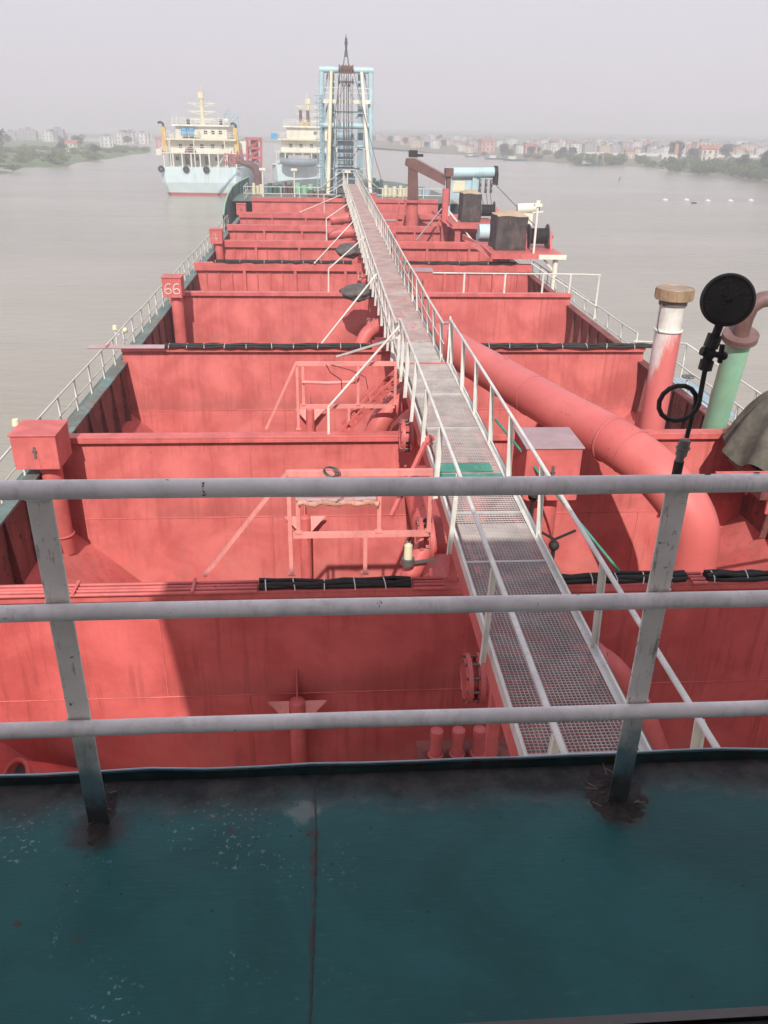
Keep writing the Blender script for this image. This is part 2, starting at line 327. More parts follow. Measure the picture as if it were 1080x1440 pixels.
# ------------------------------------------------------------------ mesh builder
class MB:
    def __init__(s): s.v = []; s.f = []; s.sm = []
    def add(s, vs, fs, sm=False):
        o = len(s.v); s.v += [tuple(v) for v in vs]
        for f in fs: s.f.append(tuple(i + o for i in f)); s.sm.append(sm)
        return s
    def box(s, x0, x1, y0, y1, z0, z1):
        vs = [(x, y, z) for z in (z0, z1) for y in (y0, y1) for x in (x0, x1)]
        return s.add(vs, [(0, 2, 3, 1), (4, 5, 7, 6), (0, 1, 5, 4), (2, 6, 7, 3), (0, 4, 6, 2), (1, 3, 7, 5)])
    def bar(s, a, b, w, h, up=(0, 0, 1)):
        a = Vector(a); b = Vector(b); d = (b - a).normalized(); up = Vector(up)
        if abs(d.dot(up)) > .98: up = Vector((0, 1, 0))
        r = d.cross(up).normalized() * w / 2; u = r.cross(d).normalized() * h / 2
        vs = [p + q for p in (a, b) for q in (-r - u, r - u, r + u, -r + u)]
        return s.add(vs, [(0, 1, 2, 3), (4, 7, 6, 5), (0, 4, 5, 1), (1, 5, 6, 2), (2, 6, 7, 3), (3, 7, 4, 0)])
    def cyl(s, a, b, r, r2=None, n=14, caps=True):
        a = Vector(a); b = Vector(b); r2 = r if r2 is None else r2
        d = (b - a).normalized(); t = Vector((0, 0, 1)) if abs(d.z) < .9 else Vector((1, 0, 0))
        u = d.cross(t).normalized(); w = d.cross(u)
        ring = lambda c, q: [c + (u * math.cos(2 * math.pi * i / n) + w * math.sin(2 * math.pi * i / n)) * q for i in range(n)]
        s.add(ring(a, r) + ring(b, r2), [(i, (i + 1) % n, n + (i + 1) % n, n + i) for i in range(n)], True)
        if caps:
            s.add(ring(a, r), [tuple(range(n - 1, -1, -1))]); s.add(ring(b, r2), [tuple(range(n))])
        return s
    def tube(s, pts, r, n=8, closed=False, caps=True):
        pts = [Vector(p) for p in pts]; m = len(pts); rs = r if isinstance(r, (list, tuple)) else [r] * m
        prev = None; vs = []
        for i, p in enumerate(pts):
            if closed: d = (pts[(i + 1) % m] - pts[i - 1]).normalized()
            else: d = (pts[min(i + 1, m - 1)] - pts[max(i - 1, 0)]).normalized()
            if prev is None:
                t = Vector((0, 0, 1)) if abs(d.z) < .9 else Vector((1, 0, 0)); u = d.cross(t).normalized()
            else: u = (prev - d * prev.dot(d)).normalized()
            prev = u; w = d.cross(u)
            vs += [p + (u * math.cos(2 * math.pi * k / n) + w * math.sin(2 * math.pi * k / n)) * rs[i] for k in range(n)]
        fs = [(i * n + k, i * n + (k + 1) % n, ((i + 1) % m) * n + (k + 1) % n, ((i + 1) % m) * n + k)
              for i in range(m if closed else m - 1) for k in range(n)]
        s.add(vs, fs, True)
        if caps and not closed:
            s.add(vs[:n], [tuple(range(n - 1, -1, -1))]); s.add(vs[-n:], [tuple(range(n))])
        return s
    def ring(s, c, axis, Rr, r, n=24, k=8):
        c = Vector(c); d = Vector(axis).normalized(); t = Vector((0, 0, 1)) if abs(d.z) < .9 else Vector((1, 0, 0))
        u = d.cross(t).normalized(); w = d.cross(u)
        return s.tube([c + (u * math.cos(2 * math.pi * i / n) + w * math.sin(2 * math.pi * i / n)) * Rr for i in range(n)], r, k, True)
    def prism(s, poly, ext):
        e = Vector(ext); n = len(poly); vs = [Vector(p) for p in poly] + [Vector(p) + e for p in poly]
        return s.add(vs, [tuple(range(n))[::-1], tuple(range(n, 2 * n))] + [(i, (i + 1) % n, n + (i + 1) % n, n + i) for i in range(n)])
    def ball(s, c, r, n=10, m=6, sx=1, sy=1, sz=1):
        c = Vector(c); vs = []
        for j in range(m + 1):
            t = math.pi * j / m
            for i in range(n):
                a = 2 * math.pi * i / n
                vs.append(c + Vector((math.sin(t) * math.cos(a) * sx, math.sin(t) * math.sin(a) * sy, math.cos(t) * sz)) * r)
        return s.add(vs, [(j * n + i, (j + 1) * n + i, (j + 1) * n + (i + 1) % n, j * n + (i + 1) % n) for j in range(m) for i in range(n)], True)
    def build(s, name, mat, parent=None, loc=None):
        if parent is not None: o0 = Vector(ORI.get(parent.name, (0, 0, 0)))
        elif loc is not None: o0 = Vector(loc)
        else:
            xs, ys, zs = zip(*s.v); o0 = Vector(((min(xs) + max(xs)) / 2, (min(ys) + max(ys)) / 2, min(zs)))
        me = bpy.data.meshes.new(name)
        me.from_pydata([(v[0] - o0.x, v[1] - o0.y, v[2] - o0.z) for v in s.v], [], s.f)
        me.polygons.foreach_set('use_smooth', s.sm); me.update()
        me.materials.append(M[mat] if isinstance(mat, str) else mat)
        ob = bpy.data.objects.new(name, me); COL.objects.link(ob)
        ORI[ob.name] = tuple(o0)
        if parent is not None: ob.parent = parent
        else: ob.location = o0
        return ob

def tag(o, label=None, cat=None, group=None, kind=None):
    if label: o['label'] = label
    if cat: o['category'] = cat
    if group: o['group'] = group
    if kind: o['kind'] = kind
    return o

def thing(name, label, cat, loc, group=None, ship=True):
    o = bpy.data.objects.new(name, None); COL.objects.link(o); o.location = loc; o.empty_display_size = .2
    ORI[o.name] = tuple(loc); tag(o, label, cat, group)
    if ship: SHIP.append(o)
    return o

def solo(mb, name, mat, label, cat, group=None, ship=True, loc=None):
    o = mb.build(name, mat, None, loc); tag(o, label, cat, group)
    if ship: SHIP.append(o)
    return o

def struct(mb, name, mat, ship=False, loc=None):
    o = mb.build(name, mat, None, loc); o['kind'] = 'structure'
    if ship: SHIP.append(o)
    return o

def bevel(o, w=.01, seg=2):
    b = o.modifiers.new('bevel', 'BEVEL'); b.width = w; b.segments = seg; b.limit_method = 'ANGLE'; return o

def copy_tree(o, loc, rz=0, sc=None, label=None, ship=False):
    c = o.copy(); COL.objects.link(c); c.location = loc; c.rotation_euler = (0, 0, rz)
    if sc is not None: c.scale = sc if isinstance(sc, tuple) else (sc, sc, sc)
    if label: c['label'] = label
    for ch in o.children:
        d = ch.copy(); COL.objects.link(d); d.parent = c
        for g in ch.children:
            e = g.copy(); COL.objects.link(e); e.parent = d
    if ship: SHIP.append(c)
    return c
BUILDERS_BELOW = True

# ================================================================== THE DREDGER (ship frame: +Y bow, X starboard)
XL, XR, ZT = -5.75, 9.35, 4.2
# ---- hull
hull = thing('ship_hull', 'long red and green dredger hull with an open hopper seen from its bridge', 'ship', (1.73, 35, 2.5))
m = MB()
m.box(-7.15, -7.10, -6, 62, -4, 2.5); m.box(10.55, 10.60, -6, 66, -4, 2.5)
bow = [(-7.12, 62), (-7.3, 68), (-7.1, 76), (-6.2, 84), (-3.8, 91), (0, 95), (3.6, 95), (7.4, 91), (9.8, 84), (10.6, 76), (10.6, 66)]
for (xa, ya), (xb, yb) in zip(bow[:-1], bow[1:]):
    m.add([(xa * .9 + .2, ya, -4), (xb * .9 + .2, yb, -4), (xb, yb, 3.9), (xa, ya, 3.9)], [(0, 1, 2, 3)])
m.build('side_plating', 'green', hull)
m = MB(); m.box(-7.1, XL - .06, -6, 62, 2.44, 2.5); m.box(XR + .06, 10.55, -6, 66, 2.44, 2.5)
m.build('side_deck', 'deckgrey', hull)
m = MB(); m.prism([(x, y, 3.84) for x, y in [(-7.25, 69.05)] + bow[2:-1] + [(10.6, 69.05)]], (0, 0, .06)); m.build('bow_deck', 'deckgrey', hull)
m = MB(); m.box(-5.5, 9.1, 68.9, 69.0, -2, 3.84); m.build('forward_bulkhead', 'red', hull)
# bulwark curving up to the bow, port side
m = MB()
bwk = [(-6.95, 60.5, 2.5, 3.75), (-7.15, 63.5, 2.5, 4.15), (-7.3, 67, 2.6, 4.45), (-7.32, 71, 3.85, 4.75), (-7.15, 75, 3.9, 4.85), (-6.75, 80, 3.9, 4.9)]
for a, b in zip(bwk[:-1], bwk[1:]):
    m.add([(a[0], a[1], a[2]), (b[0], b[1], b[2]), (b[0], b[1], b[3]), (a[0], a[1], a[3]),
           (a[0] - .08, a[1], a[2]), (b[0] - .08, b[1], b[2]), (b[0] - .08, b[1], b[3]), (a[0] - .08, a[1], a[3])],
          [(3, 2, 1, 0), (4, 5, 6, 7), (3, 7, 6, 2)])
    m.bar((a[0] + .12, a[1], a[2]), (a[0] + .02, a[1], a[3]), .06, .16)
bw = m.build('bulwark', 'green', hull)
m = MB(); m.tube([(a[0] - .03, a[1], a[3]) for a in bwk], .06); m.build('cap_rail', 'mint', bw)

# ---- hopper side walls (port and starboard) with ribs
def side_wall(x, sgn, label, mat, y1):
    t = thing('hopper_side_wall', label, 'hopper wall', (x, 30, 2.3))
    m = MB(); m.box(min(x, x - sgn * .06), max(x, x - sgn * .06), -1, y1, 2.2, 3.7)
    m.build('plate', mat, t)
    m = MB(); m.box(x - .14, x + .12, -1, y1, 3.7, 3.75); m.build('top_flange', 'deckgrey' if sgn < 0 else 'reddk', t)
    y = .5
    while y < y1 - .5:
        if all(abs(y - b) > .35 for b in BY): m = MB(); m.prism([(x, y, 2.25), (x + sgn * -.22, y, 2.25), (x + sgn * -.1, y, 3.69), (x, y, 3.69)], (0, .05, 0)); m.build('rib', mat, t)
        y += .95 if sgn > 0 else 1.15
    # sloping hopper side below the knuckle
    m = MB()
    m.add([(x, -1, 2.28), (x, 69, 2.28), (x - sgn * 4.2, 69, -1.9), (x - sgn * 4.2, -1, -1.9)], [(0, 1, 2, 3)])
    m.build('slope_plate', 'red', t)
    return t
BY = [9.95, 16.0, 23.1, 31.0, 37.6, 44.6, 51.2, 57.9, 68.7]
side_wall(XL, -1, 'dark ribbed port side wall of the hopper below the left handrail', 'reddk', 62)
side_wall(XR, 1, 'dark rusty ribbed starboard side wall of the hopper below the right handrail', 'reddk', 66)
m = MB(); m.box(XL + 4.0, XR - 4.0, -1, 69, -2.0, -1.88); solo(m, 'hopper_floor', 'red', 'red steel floor of the open hopper between the sloping sides', 'hopper floor')

# ---- bulkheads
BL = ['plain red bulkhead nearest the bridge, mostly in shadow behind the grey railing',
      'second red bulkhead, sunlit, behind the pipe frame with the wire coil',
      'third red bulkhead with a dirty streaked face and black cable bundle on top',
      'fourth red bulkhead, sunlit, behind the box numbered 66',
      'fifth red bulkhead, tall vertical stiffeners and a broad top flange',
      'sixth red bulkhead, with stiffeners, below the box numbered 4',
      'seventh red bulkhead with short stiffeners showing in a thin strip',
      'eighth red bulkhead with short stiffeners, second from the bow deck',
      'last red bulkhead, plain faced, right under the bow railing']
for i, Y in enumerate(BY):
    t = thing('bulkhead', BL[i], 'bulkhead', (1.8, Y, -1.9))
    x0, x1 = (XL + .002, XR - .002) if i < 7 else (XL + .1, XR - .3)
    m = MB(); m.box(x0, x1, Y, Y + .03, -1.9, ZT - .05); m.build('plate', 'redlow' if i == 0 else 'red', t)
    m = MB(); m.box(x0 + .01, x1 - .01, Y - .14, Y + .15, ZT - .05, ZT)
    m.box(x0 + .012, x1 - .012, Y - .14, Y - .12, ZT - (.13 if i < 4 else .30), ZT - .051)
    bevel(m.build('top_flange', 'redsm', t), .008)
    # welded seam line, slightly irregular bead
    m = MB(); xx = x0 + .05
    pts = []
    while xx < x1 - .05:
        pts.append((xx, Y - .004, 2.3 + random.uniform(-.004, .004))); xx += .5
    m.tube(pts, .011, 5)
    for q in (0.3, .62, .84):
        X = x0 + (x1 - x0) * q; m.tube([(X, Y - .003, -1.5), (X, Y - .003, 2.29)], .008, 5)
    m.tube([(x0 + (x1 - x0) * .22, Y - .003, 2.31), (x0 + (x1 - x0) * .22, Y - .003, ZT - .15)], .008, 5)
    m.build('weld_seam', 'redsm', t)
    if 4 <= i <= 7:
        X = x0 + .5; k = 0
        while X < x1 - .2:
            m = MB()
            if k % 4 == 3: m.box(X - .06, X + .06, Y - .17, Y - .001, 1.2, ZT - .31)
            else: m.box(X - .02, X + .02, Y - .10, Y - .001, 1.2, ZT - .42)
            m.build('stiffener', 'redsm', t); X += .56; k += 1
        m = MB(); m.box(x0 + .02, x1 - .02, Y - .18, Y - .14, ZT - .33, ZT - .07); m.build('top_girder', 'redsm', t)
    # starboard end bracket dropping to the side wall
    m = MB(); m.prism([(x1 - .04, Y + .03, ZT - .06), (x1 - .04, Y + .03, 2.4), (x1 - .04, Y + 1.2, 2.4), (x1 - .04, Y + 1.6, 3.7)], (.03, 0, 0))
    if i < 4:
        m.build('end_bracket', 'redsm', t); m = MB(); m.prism([(x0, Y + .03, ZT - .06), (x0, Y + .03, 2.4), (x0, Y + .7, 2.4), (x0, Y + .9, 3.7)], (.03, 0, 0))
    m.build('end_bracket', 'redsm', t)

# ---- cable bundles and thin pipes lying on the bulkheads
def cable_bundle(Y, xa, xb, label, z=ZT, tie=.42, sag=.02):
    t = thing('cable_bundle', label, 'cables', ((xa + xb) / 2, Y, z))
    m = MB()
    for k, (dy, dz) in enumerate(((-.07, .024), (0, .028), (.065, .024), (-.035, .07), (.03, .072))):
        pts = []; n = max(6, int((xb - xa) / .22))
        for q in range(n + 1):
            pts.append((xa + (xb - xa) * q / n, Y + dy + random.uniform(-.03, .03), z + dz + .010 + random.uniform(-.010, .022)))
        m.tube(pts, [.034 * random.uniform(.75, 1.25) for _ in pts], 8)
    m.build('cables', 'black', t)
    X = xa + .1
    while X < xb - .05:
        s = random.uniform(-.03, .03); m = MB()
        m.tube([(X, Y - .12, z + .01), (X + s * .3, Y - .10, z + .085), (X + s, Y, z + .125), (X + s, Y + .08, z + .10)], .009, 5); m.build('tie', 'tie', t)
        X += tie * random.uniform(.8, 1.25)
    return t
def thin_pipes(Y, xa, xb, label, n=4, z=ZT, mat='redpipe'):
    t = thing('thin_pipe_row', label, 'pipes', ((xa + xb) / 2, Y, z))
    for k in range(n):
        m = MB(); yy = Y - .16 + k * .085
        m.tube([(xa, yy, z + .035 + (k % 2) * .006), (xb, yy, z + .035 + (k % 2) * .006)], .026, 8); m.build('pipe', mat, t)
    X = xa + .5
    while X < xb - .2:
        m = MB(); m.box(X, X + .04, Y - .2, Y + .16, z + .065, z + .085); m.build('clamp', 'redsm', t); X += 1.6
cable_bundle(9.90, -.98, 1.15, 'black cable bundle with white ties on the nearest bulkhead, left of the walkway')
thin_pipes(9.9, -5.6, -1.0, 'row of four thin red pipes along the left end of the nearest bulkhead')
thin_pipes(9.9, 1.18, 1.62, 'short row of thin red pipes tucked beside the left edge of the walkway')
cable_bundle(9.90, 2.75, 5.15, 'black cable bundle on the nearest bulkhead just right of the walkway')
thin_pipes(9.9, 5.2, 5.42, 'tiny bare red pipe stretch between two black cable bundles on the nearest bulkhead')
cable_bundle(9.90, 5.45, 8.9, 'black cable bundle at the right end of the nearest bulkhead')
cable_bundle(22.95, -4.5, 1.3, 'long black cable bundle with white ties on the third bulkhead left of the walkway', tie=.6)
thin_pipes(22.95, -6.6, -4.5, 'thin pale pipes at the left end of the third bulkhead reaching the handrail', mat='boxgrey')
cable_bundle(22.95, 3.7, 9.9, 'black cable bundle right of the walkway on the third bulkhead, end jutting overboard', tie=.7)
cable_bundle(37.5, -4.9, 1.2, 'black cable bundle on the fifth bulkhead left of the walkway', tie=.9)
cable_bundle(37.5, 3.5, 8.6, 'tangled black cable bundle on the fifth bulkhead right of the walkway', tie=1.1)
cable_bundle(68.7, .2, 1.5, 'dark bundle of cable on the last bulkhead beside the walkway end', tie=.6)

# ---- level boxes on standpipes, port side, with their numbers
def strokes(m, pts, y, ox, oz, s, r=.014):
    m.tube([(ox + px * s, y, oz + pz * s) for px, pz in pts], r, 5)
SIX = [(.62, .92), (.4, 1.0), (.18, .85), (.06, .55), (.05, .25), (.18, .05), (.4, 0), (.6, .1), (.66, .3), (.55, .48), (.35, .52), (.12, .42)]
def level_box(x, Y, z, w, label, mark, left=True, pipe=True, h=.68):
    t = thing('level_box', label, 'box', (x, Y, z))
    m = MB(); m.box(x - w / 2, x + w / 2, Y - w / 2, Y + w / 2, z, z + h); bevel(m.build('casing', 'redsm', t), .012)
    m = MB(); m.box(x - w / 2 - .025, x + w / 2 + .025, Y - w / 2 - .03, Y + w / 2 + .02, z + h + .002, z + h + .03)
    bevel(m.build('lid', 'redsm' if left else 'boxgrey', t), .006)
    if pipe:
        m = MB(); m.cyl((x + .08, Y + .05, 1.9 if left else 2.0), (x + .08, Y + .05, z - .001), .21, n=20)
        m.ring((x + .08, Y + .05, 2.32), (0, 0, 1), .225, .025); m.build('standpipe', 'redpipe', t)
    m = MB(); yy = Y - w / 2 - .008
    if mark == '66':
        for ox in (-.26, .03): strokes(m, SIX, yy, x + ox, z + .13, .36, .02)
        m.build('number', 'tie', t)
    elif mark == '4':
        strokes(m, [(.5, 0), (.5, .95)], yy, x - .2, z + .14, .4); strokes(m, [(.28, 1.0), (.02, .32), (.8, .32)], yy, x - .2, z + .14, .4)
        m.build('number', 'tie', t)
    else:
        m.ring((x, yy - .01, z + h * .55), (0, 1, 0), .035, .008, 12, 5); m.box(x - .02, x + .02, yy - .015, yy + .005, z + h * .34, z + h * .68)
        m.build('latch', 'steel', t)
    return t
level_box(-5.55, 15.25, 3.95, .84, 'large red box on a standpipe at the left, nearest the bridge', '')
level_box(-5.37, 29.9, 4.25, .66, 'red box marked 66 in white on a standpipe at the left handrail', '66')
level_box(-5.52, 44.2, 4.1, .62, 'red box marked with a faint white 4 on the left side', '4')
level_box(-5.6, 59.2, 3.9, .62, 'small unmarked red box farthest up the left side near the bow', '')
# right of the walkway
level_box(3.68, 12.55, 4.45, .92, 'red cabinet with a faded grey lid right of the walkway, nearest the bridge', '', False, h=.93)
level_box(3.85, 33.2, 3.75, .82, 'red cabinet with a grey-green lid right of the walkway behind the transverse white rail', '', False, h=.9)
level_box(3.7, 49.5, 4.0, .8, 'small red cabinet right of the walkway near the brown crane', '', False, h=.7)
level_box(3.55, 66.5, 4.0, .85, 'farthest red cabinet right of the walkway at the bow end', '', False, h=.75)

# ---- centre girder and the pipe running under the walkway
t = thing('walkway_girder', 'red longitudinal girder carrying the walkway down the middle of the hopper', 'girder', (2.0, 35, 5))
m = MB(); m.box(1.62, 1.66, 3.2, 67.5, 4.98, 5.22); m.box(2.36, 2.40, 3.2, 67.5, 4.98, 5.22)
m.box(1.62, 1.66, 3.2, 16.4, 5.221, 5.54); m.box(2.36, 2.40, 3.2, 16.4, 5.221, 5.54); m.build('side_beams', 'red', t)
y = 3.6
while y < 67: m = MB(); m.box(1.661, 2.359, y, y + .08, 5.0, 5.18); m.build('cross_beam', 'redsm', t); y += 1.55
for Y in BY + [3.6, 6.8]:
    for xx in (1.7, 2.2):
        m = MB(); m.box(xx, xx + .12, Y + .01, Y + .13, ZT + .002 if Y > 9 else 2.722, 4.975); m.build('post', 'redsm', t)
t = thing('centre_pipeline', 'thick red pipeline running fore and aft beneath the walkway', 'pipeline', (2.05, 35, 2.6))
m = MB(); m.cyl((2.05, 10.0, 2.95), (2.05, 68, 2.95), .42, n=24, caps=False); m.build('pipe', 'redpipe', t)
for Y in (12.5, 19, 26.5, 34, 41, 48, 55, 63):
    m = MB(); m.cyl((2.05, Y - .085, 2.95), (2.05, Y - .004, 2.95), .53, n=24); m.cyl((2.05, Y + .004, 2.95), (2.05, Y + .085, 2.95), .53, n=24); m.build('flange', 'redsm', t)

# ---- flanged side valves left and right of the centre line, one pair per bay
def valve(x, Y, z, sgn, label, r=.34):
    t = thing('flanged_valve', label, 'valve', (x, Y, z), 'flanged valves along the centre line')
    for k in range(2):
        m = MB(); xx = x + sgn * (.02 + k * .16)
        m.cyl((xx - .03, Y, z), (xx + .03, Y, z), r, n=28)
        m.ring((xx + sgn * .031, Y, z), (1, 0, 0), r * .8, .025, 24, 6)
        m.build('flange', 'redsm', t)
    m = MB(); m.cyl((x - sgn * .5, Y, z), (x + sgn * .02, Y, z), r * .72, n=20)
    m.cyl((x + sgn * .02, Y, z), (x + sgn * .22, Y, z), r * .68, n=20); m.build('body', 'redpipe', t)
    for a in range(10):
        m = MB(); q = a * math.pi / 5; m.cyl((x + sgn * .05, Y + math.cos(q) * r * .9, z + math.sin(q) * r * .9), (x + sgn * .24, Y + math.cos(q) * r * .9, z + math.sin(q) * r * .9), .018, n=6); m.build('bolt', 'steel', t)
    return t
valve(2.02, 8.8, 3.38, -1, 'round flanged valve left of the walkway, nearest of all and in shadow')
valve(3.45, 8.8, 3.5, 1, 'round flanged valve just right of the walkway, nearest and in shadow')
valve(1.60, 11.2, 4.25, -1, 'round flanged valve left of the walkway behind the cable bundle')
valve(1.68, 15.2, 4.45, -1, 'round flanged valve left of the walkway beside the second bulkhead')
valve(1.62, 18.3, 4.3, -1, 'round flanged valve left of the walkway behind the slotted stair stringer')
valve(2.85, 11.6, 4.0, 1, 'round flanged valve right of the walkway below the grey-lidded cabinet')
valve(1.5, 25.2, 4.2, -1, 'round flanged valve left of the walkway in front of the fourth bulkhead')
valve(1.5, 33.5, 4.2, -1, 'round flanged valve left of the walkway in front of the fifth bulkhead')

# ---- drop pipes that bend from the centre line down onto the hopper slope
def drop_pipe(pts, r, label, mat='redpipe', name='drop_pipe'):
    P = [Vector(p) for p in pts]; out = []
    for i in range(len(P) - 1):
        p0 = P[max(i - 1, 0)]; p1 = P[i]; p2 = P[i + 1]; p3 = P[min(i + 2, len(P) - 1)]
        for k in range(8):
            s = k / 8; out.append(.5 * ((2 * p1) + (p2 - p0) * s + (2 * p0 - 5 * p1 + 4 * p2 - p3) * s * s + (3 * p1 - p0 - 3 * p2 + p3) * s ** 3))
    out.append(P[-1])
    m = MB(); m.tube(out, r, 20); return m, out
for pts, r, lab in (
    (((1.75, 11.3, 4.5), (1.45, 11.0, 4.15), (1.1, 10.75, 3.4), (.9, 10.6, 2.2)), .15, 'short red pipe slanting down left of the walkway next to the pale lamp'),
    (((1.9, 17.2, 4.7), (1.4, 17.0, 4.4), (1.05, 16.8, 3.9), (.9, 16.7, 2.6)), .24, 'red bent pipe dropping left of the walkway behind the second bulkhead'),
    (((2.9, 8.6, 3.7), (3.6, 8.9, 3.6), (4.3, 8.9, 2.8), (4.9, 8.6, 1.4)), .19, 'red pipe slanting down to the right below the walkway in shadow'),
    (((3.0, 11.9, 4.0), (3.25, 11.3, 3.6), (3.5, 10.9, 2.8), (3.7, 10.6, 1.4)), .2, 'red pipe stub slanting down below the grey-lidded cabinet'),
    (((1.8, 24.4, 4.6), (1.2, 24.1, 4.3), (.9, 23.9, 3.4), (.8, 23.9, 2.0)), .2, 'red bent pipe left of the walkway behind the third bulkhead'),
    (((.2, 55, 3.6), (.9, 55, 3.9), (1.5, 55.0, 4.3), (2.0, 55, 4.3)), .26, 'red pipe bend left of the far part of the walkway')):
    m, _ = drop_pipe(pts, r, lab); solo(m, 'drop_pipe', 'redpipe', lab, 'pipe')

# ---- big diagonal suction pipe
t = thing('suction_pipe', 'huge red suction pipe crossing diagonally to the right then bending down', 'pipe', (6.5, 12.9, -1.2))
m, out = drop_pipe([(3.0, 21.5, 4.8), (4.03, 18.05, 4.8), (4.78, 15.54, 4.8), (5.45, 13.75, 4.75), (5.95, 12.85, 4.45), (6.38, 12.45, 3.85), (6.5, 12.4, 3.1), (6.52, 12.4, 1.5), (6.52, 12.4, -1.0)], .44, '')
m = MB(); m.tube(out, .44, 36); m.build('pipe', 'scuffpipe', t)
m = MB()
for a, b, rr in (((4.46, 16.6, 4.8), (4.78, 15.54, 4.8), .012), ((5.33, 14.03, 4.78), (5.52, 13.6, 4.74), .022), ((5.55, 13.55, 4.72), (5.78, 13.15, 4.6), .014)):
    d = Vector(b) - Vector(a); m.ring(a, d, .442, rr, 36, 6)
m.ring((6.52, 12.4, 2.6), (0, 0, 1), .442, .014, 36, 6)
m.build('weld_rings', 'craner', t)
m = MB(); m.prism([(4.35, 15.9, ZT + .003), (5.1, 15.9, ZT + .003), (5.0, 15.9, 4.5), (4.45, 15.9, 4.5)], (0, .12, 0)); m.build('saddle', 'redsm', t)

# ---- vent pipe, red below white with a tin cap
t = thing('vent_pipe', 'tall vent pipe, red below and white above, with a brownish tin cap', 'vent pipe', (7.35, 16.9, 3.4))
m = MB(); m.cyl((7.3, 16.9, 3.2), (7.3, 16.9, 6.15), .275, n=32); m.build('stack', 'vent', t)
m = MB(); m.cyl((7.3, 16.9, 6.151), (7.3, 16.9, 6.75), .26, n=32); m.ring((7.3, 16.9, 6.17), (0, 0, 1), .28, .03, 32, 8); m.build('collar', 'white', t)
m = MB(); m.cyl((7.3, 16.9, 6.7), (7.3, 16.9, 6.82), .29, n=32); m.build('neck', 'steel', t)
m = MB(); m.cyl((7.3, 16.9, 6.821), (7.3, 16.9, 7.04), .385, n=40); m.ring((7.3, 16.9, 7.04), (0, 0, 1), .375, .014, 40, 6)
for a in range(14):
    q = a * math.pi / 7; m.box(7.3 + .388 * math.cos(q) - .008, 7.3 + .388 * math.cos(q) + .008, 16.9 + .388 * math.sin(q) - .008, 16.9 + .388 * math.sin(q) + .008, 6.84, 7.02)
m.build('cap', 'brass', t)
m = MB(); m.tube([(7.0, 16.75, 6.75), (6.96, 16.7, 6.5), (6.97, 16.7, 6.25), (7.02, 16.72, 6.15)], .012, 6); m.build('wire', 'steel', t)
m = MB(); m.prism([(7.3, 16.95, 4.3), (7.3, 17.9, 4.0), (7.3, 17.9, 3.3), (7.3, 16.95, 3.3)], (.04, 0, 0)); m.build('gusset', 'redsm', t)

# ---- green pipe with brown elbow at the starboard side
GX, GY = 8.75, 16.6
t = thing('green_pipe', 'leaning mint green pipe with a brown flanged elbow leading out of the picture', 'pipe', (9.0, 17.6, 2.9))
a, b = Vector((9.1, 17.7, 2.8)), Vector((GX, GY, 6.05))
m = MB(); m.cyl(a, b, .26, n=28); m.build('pipe', 'mint', t)
d = (b - a).normalized()
m = MB()
for k in (0, .075): m.cyl(b + d * k, b + d * (k + .06), .37, n=28)
m.build('flange', 'brown', t)
m = MB(); pe = [b + d * .12, b + d * .5, b + d * .78 + Vector((.05, 0, 0)), b + d * .93 + Vector((.22, 0, .0)), b + d * .97 + Vector((.5, 0, .02)), b + d * .97 + Vector((1.6, 0, .04))]
m.tube(pe, .165, 18); m.ring(pe[4], (1, 0, 0), .17, .03, 20, 6); m.build('elbow', 'brown', t)
m = MB()
for k in (.1, .55): m.ring(pe[4] + Vector((k, 0, 0)), (1, 0, .15), .175, .02, 18, 6)
m.build('cord_lashing', 'tie', t)

# ---- pressure gauge and its pipe at the railing
gy = 1.78
t = thing('pressure_gauge', 'round sooty black pressure gauge on a thin pipe with a siphon loop at the railing', 'gauge', (.85, gy, 8.42))
c = Vector((.892, gy, 9.842)); ax = Vector((-.42, -1, .24)).normalized()
m = MB(); m.cyl(c - ax * .012, c + ax * .012, .0575, n=44); m.cyl(c + ax * .0121, c + ax * .018, .0575, .053, n=44); m.cyl(c - ax * .018, c - ax * .0121, .045, .0575, n=44)
m.build('case', 'gauge', t)
m = MB(); m.ring(c + ax * .0185, ax, .050, .0012, 40, 4); u = ax.cross(Vector((0, 0, 1))).normalized(); w = ax.cross(u)
m.ball(c + ax * .018, .006, 10, 6); m.bar(c + ax * .0195 - u * .008, c + ax * .0195 + u * .018 - w * .010, .003, .001)
m.build('dial_marks', 'black', t)
m = MB(); m.cyl((.880, gy, 9.760), (.886, gy, 9.792), .0095, n=12); m.cyl((.874, gy, 9.735), (.880, gy, 9.765), .0165, n=6)
m.cyl((.872, gy, 9.70), (.876, gy, 9.737), .011, n=12); m.ball((.874, gy, 9.722), .0155, 12, 8); m.cyl((.871, gy, 9.683), (.873, gy, 9.706), .0155, n=6); m.cyl((.855, gy, 9.728), (.874, gy, 9.722), .0105, n=10)
m.build('valve', 'gauge', t)
m = MB(); m.cyl((.874, gy, 9.722), (.905, gy, 9.716), .007, n=10); m.bar((.901, gy, 9.742), (.903, gy, 9.700), .008, .010); m.ball((.909, gy, 9.716), .010, 10, 6)
m.build('tap_handle', 'gauge', t)
loop = [(.823 + .046 * math.cos(q), gy - .004 + .012 * k / 14, 9.602 + .042 * math.sin(q)) for k, q in enumerate([-.35 - k * 2 * math.pi / 15 for k in range(15)])]
m = MB(); m.tube([(.872, gy, 9.69), (.872, gy, 9.66), (.871, gy - .003, 9.625), (.870, gy - .006, 9.60)] + loop + [(.868, gy + .010, 9.575), (.864, gy + .006, 9.545), (.859, gy, 9.515)], .0058, 10)
m.build('siphon_tube', 'gauge', t)
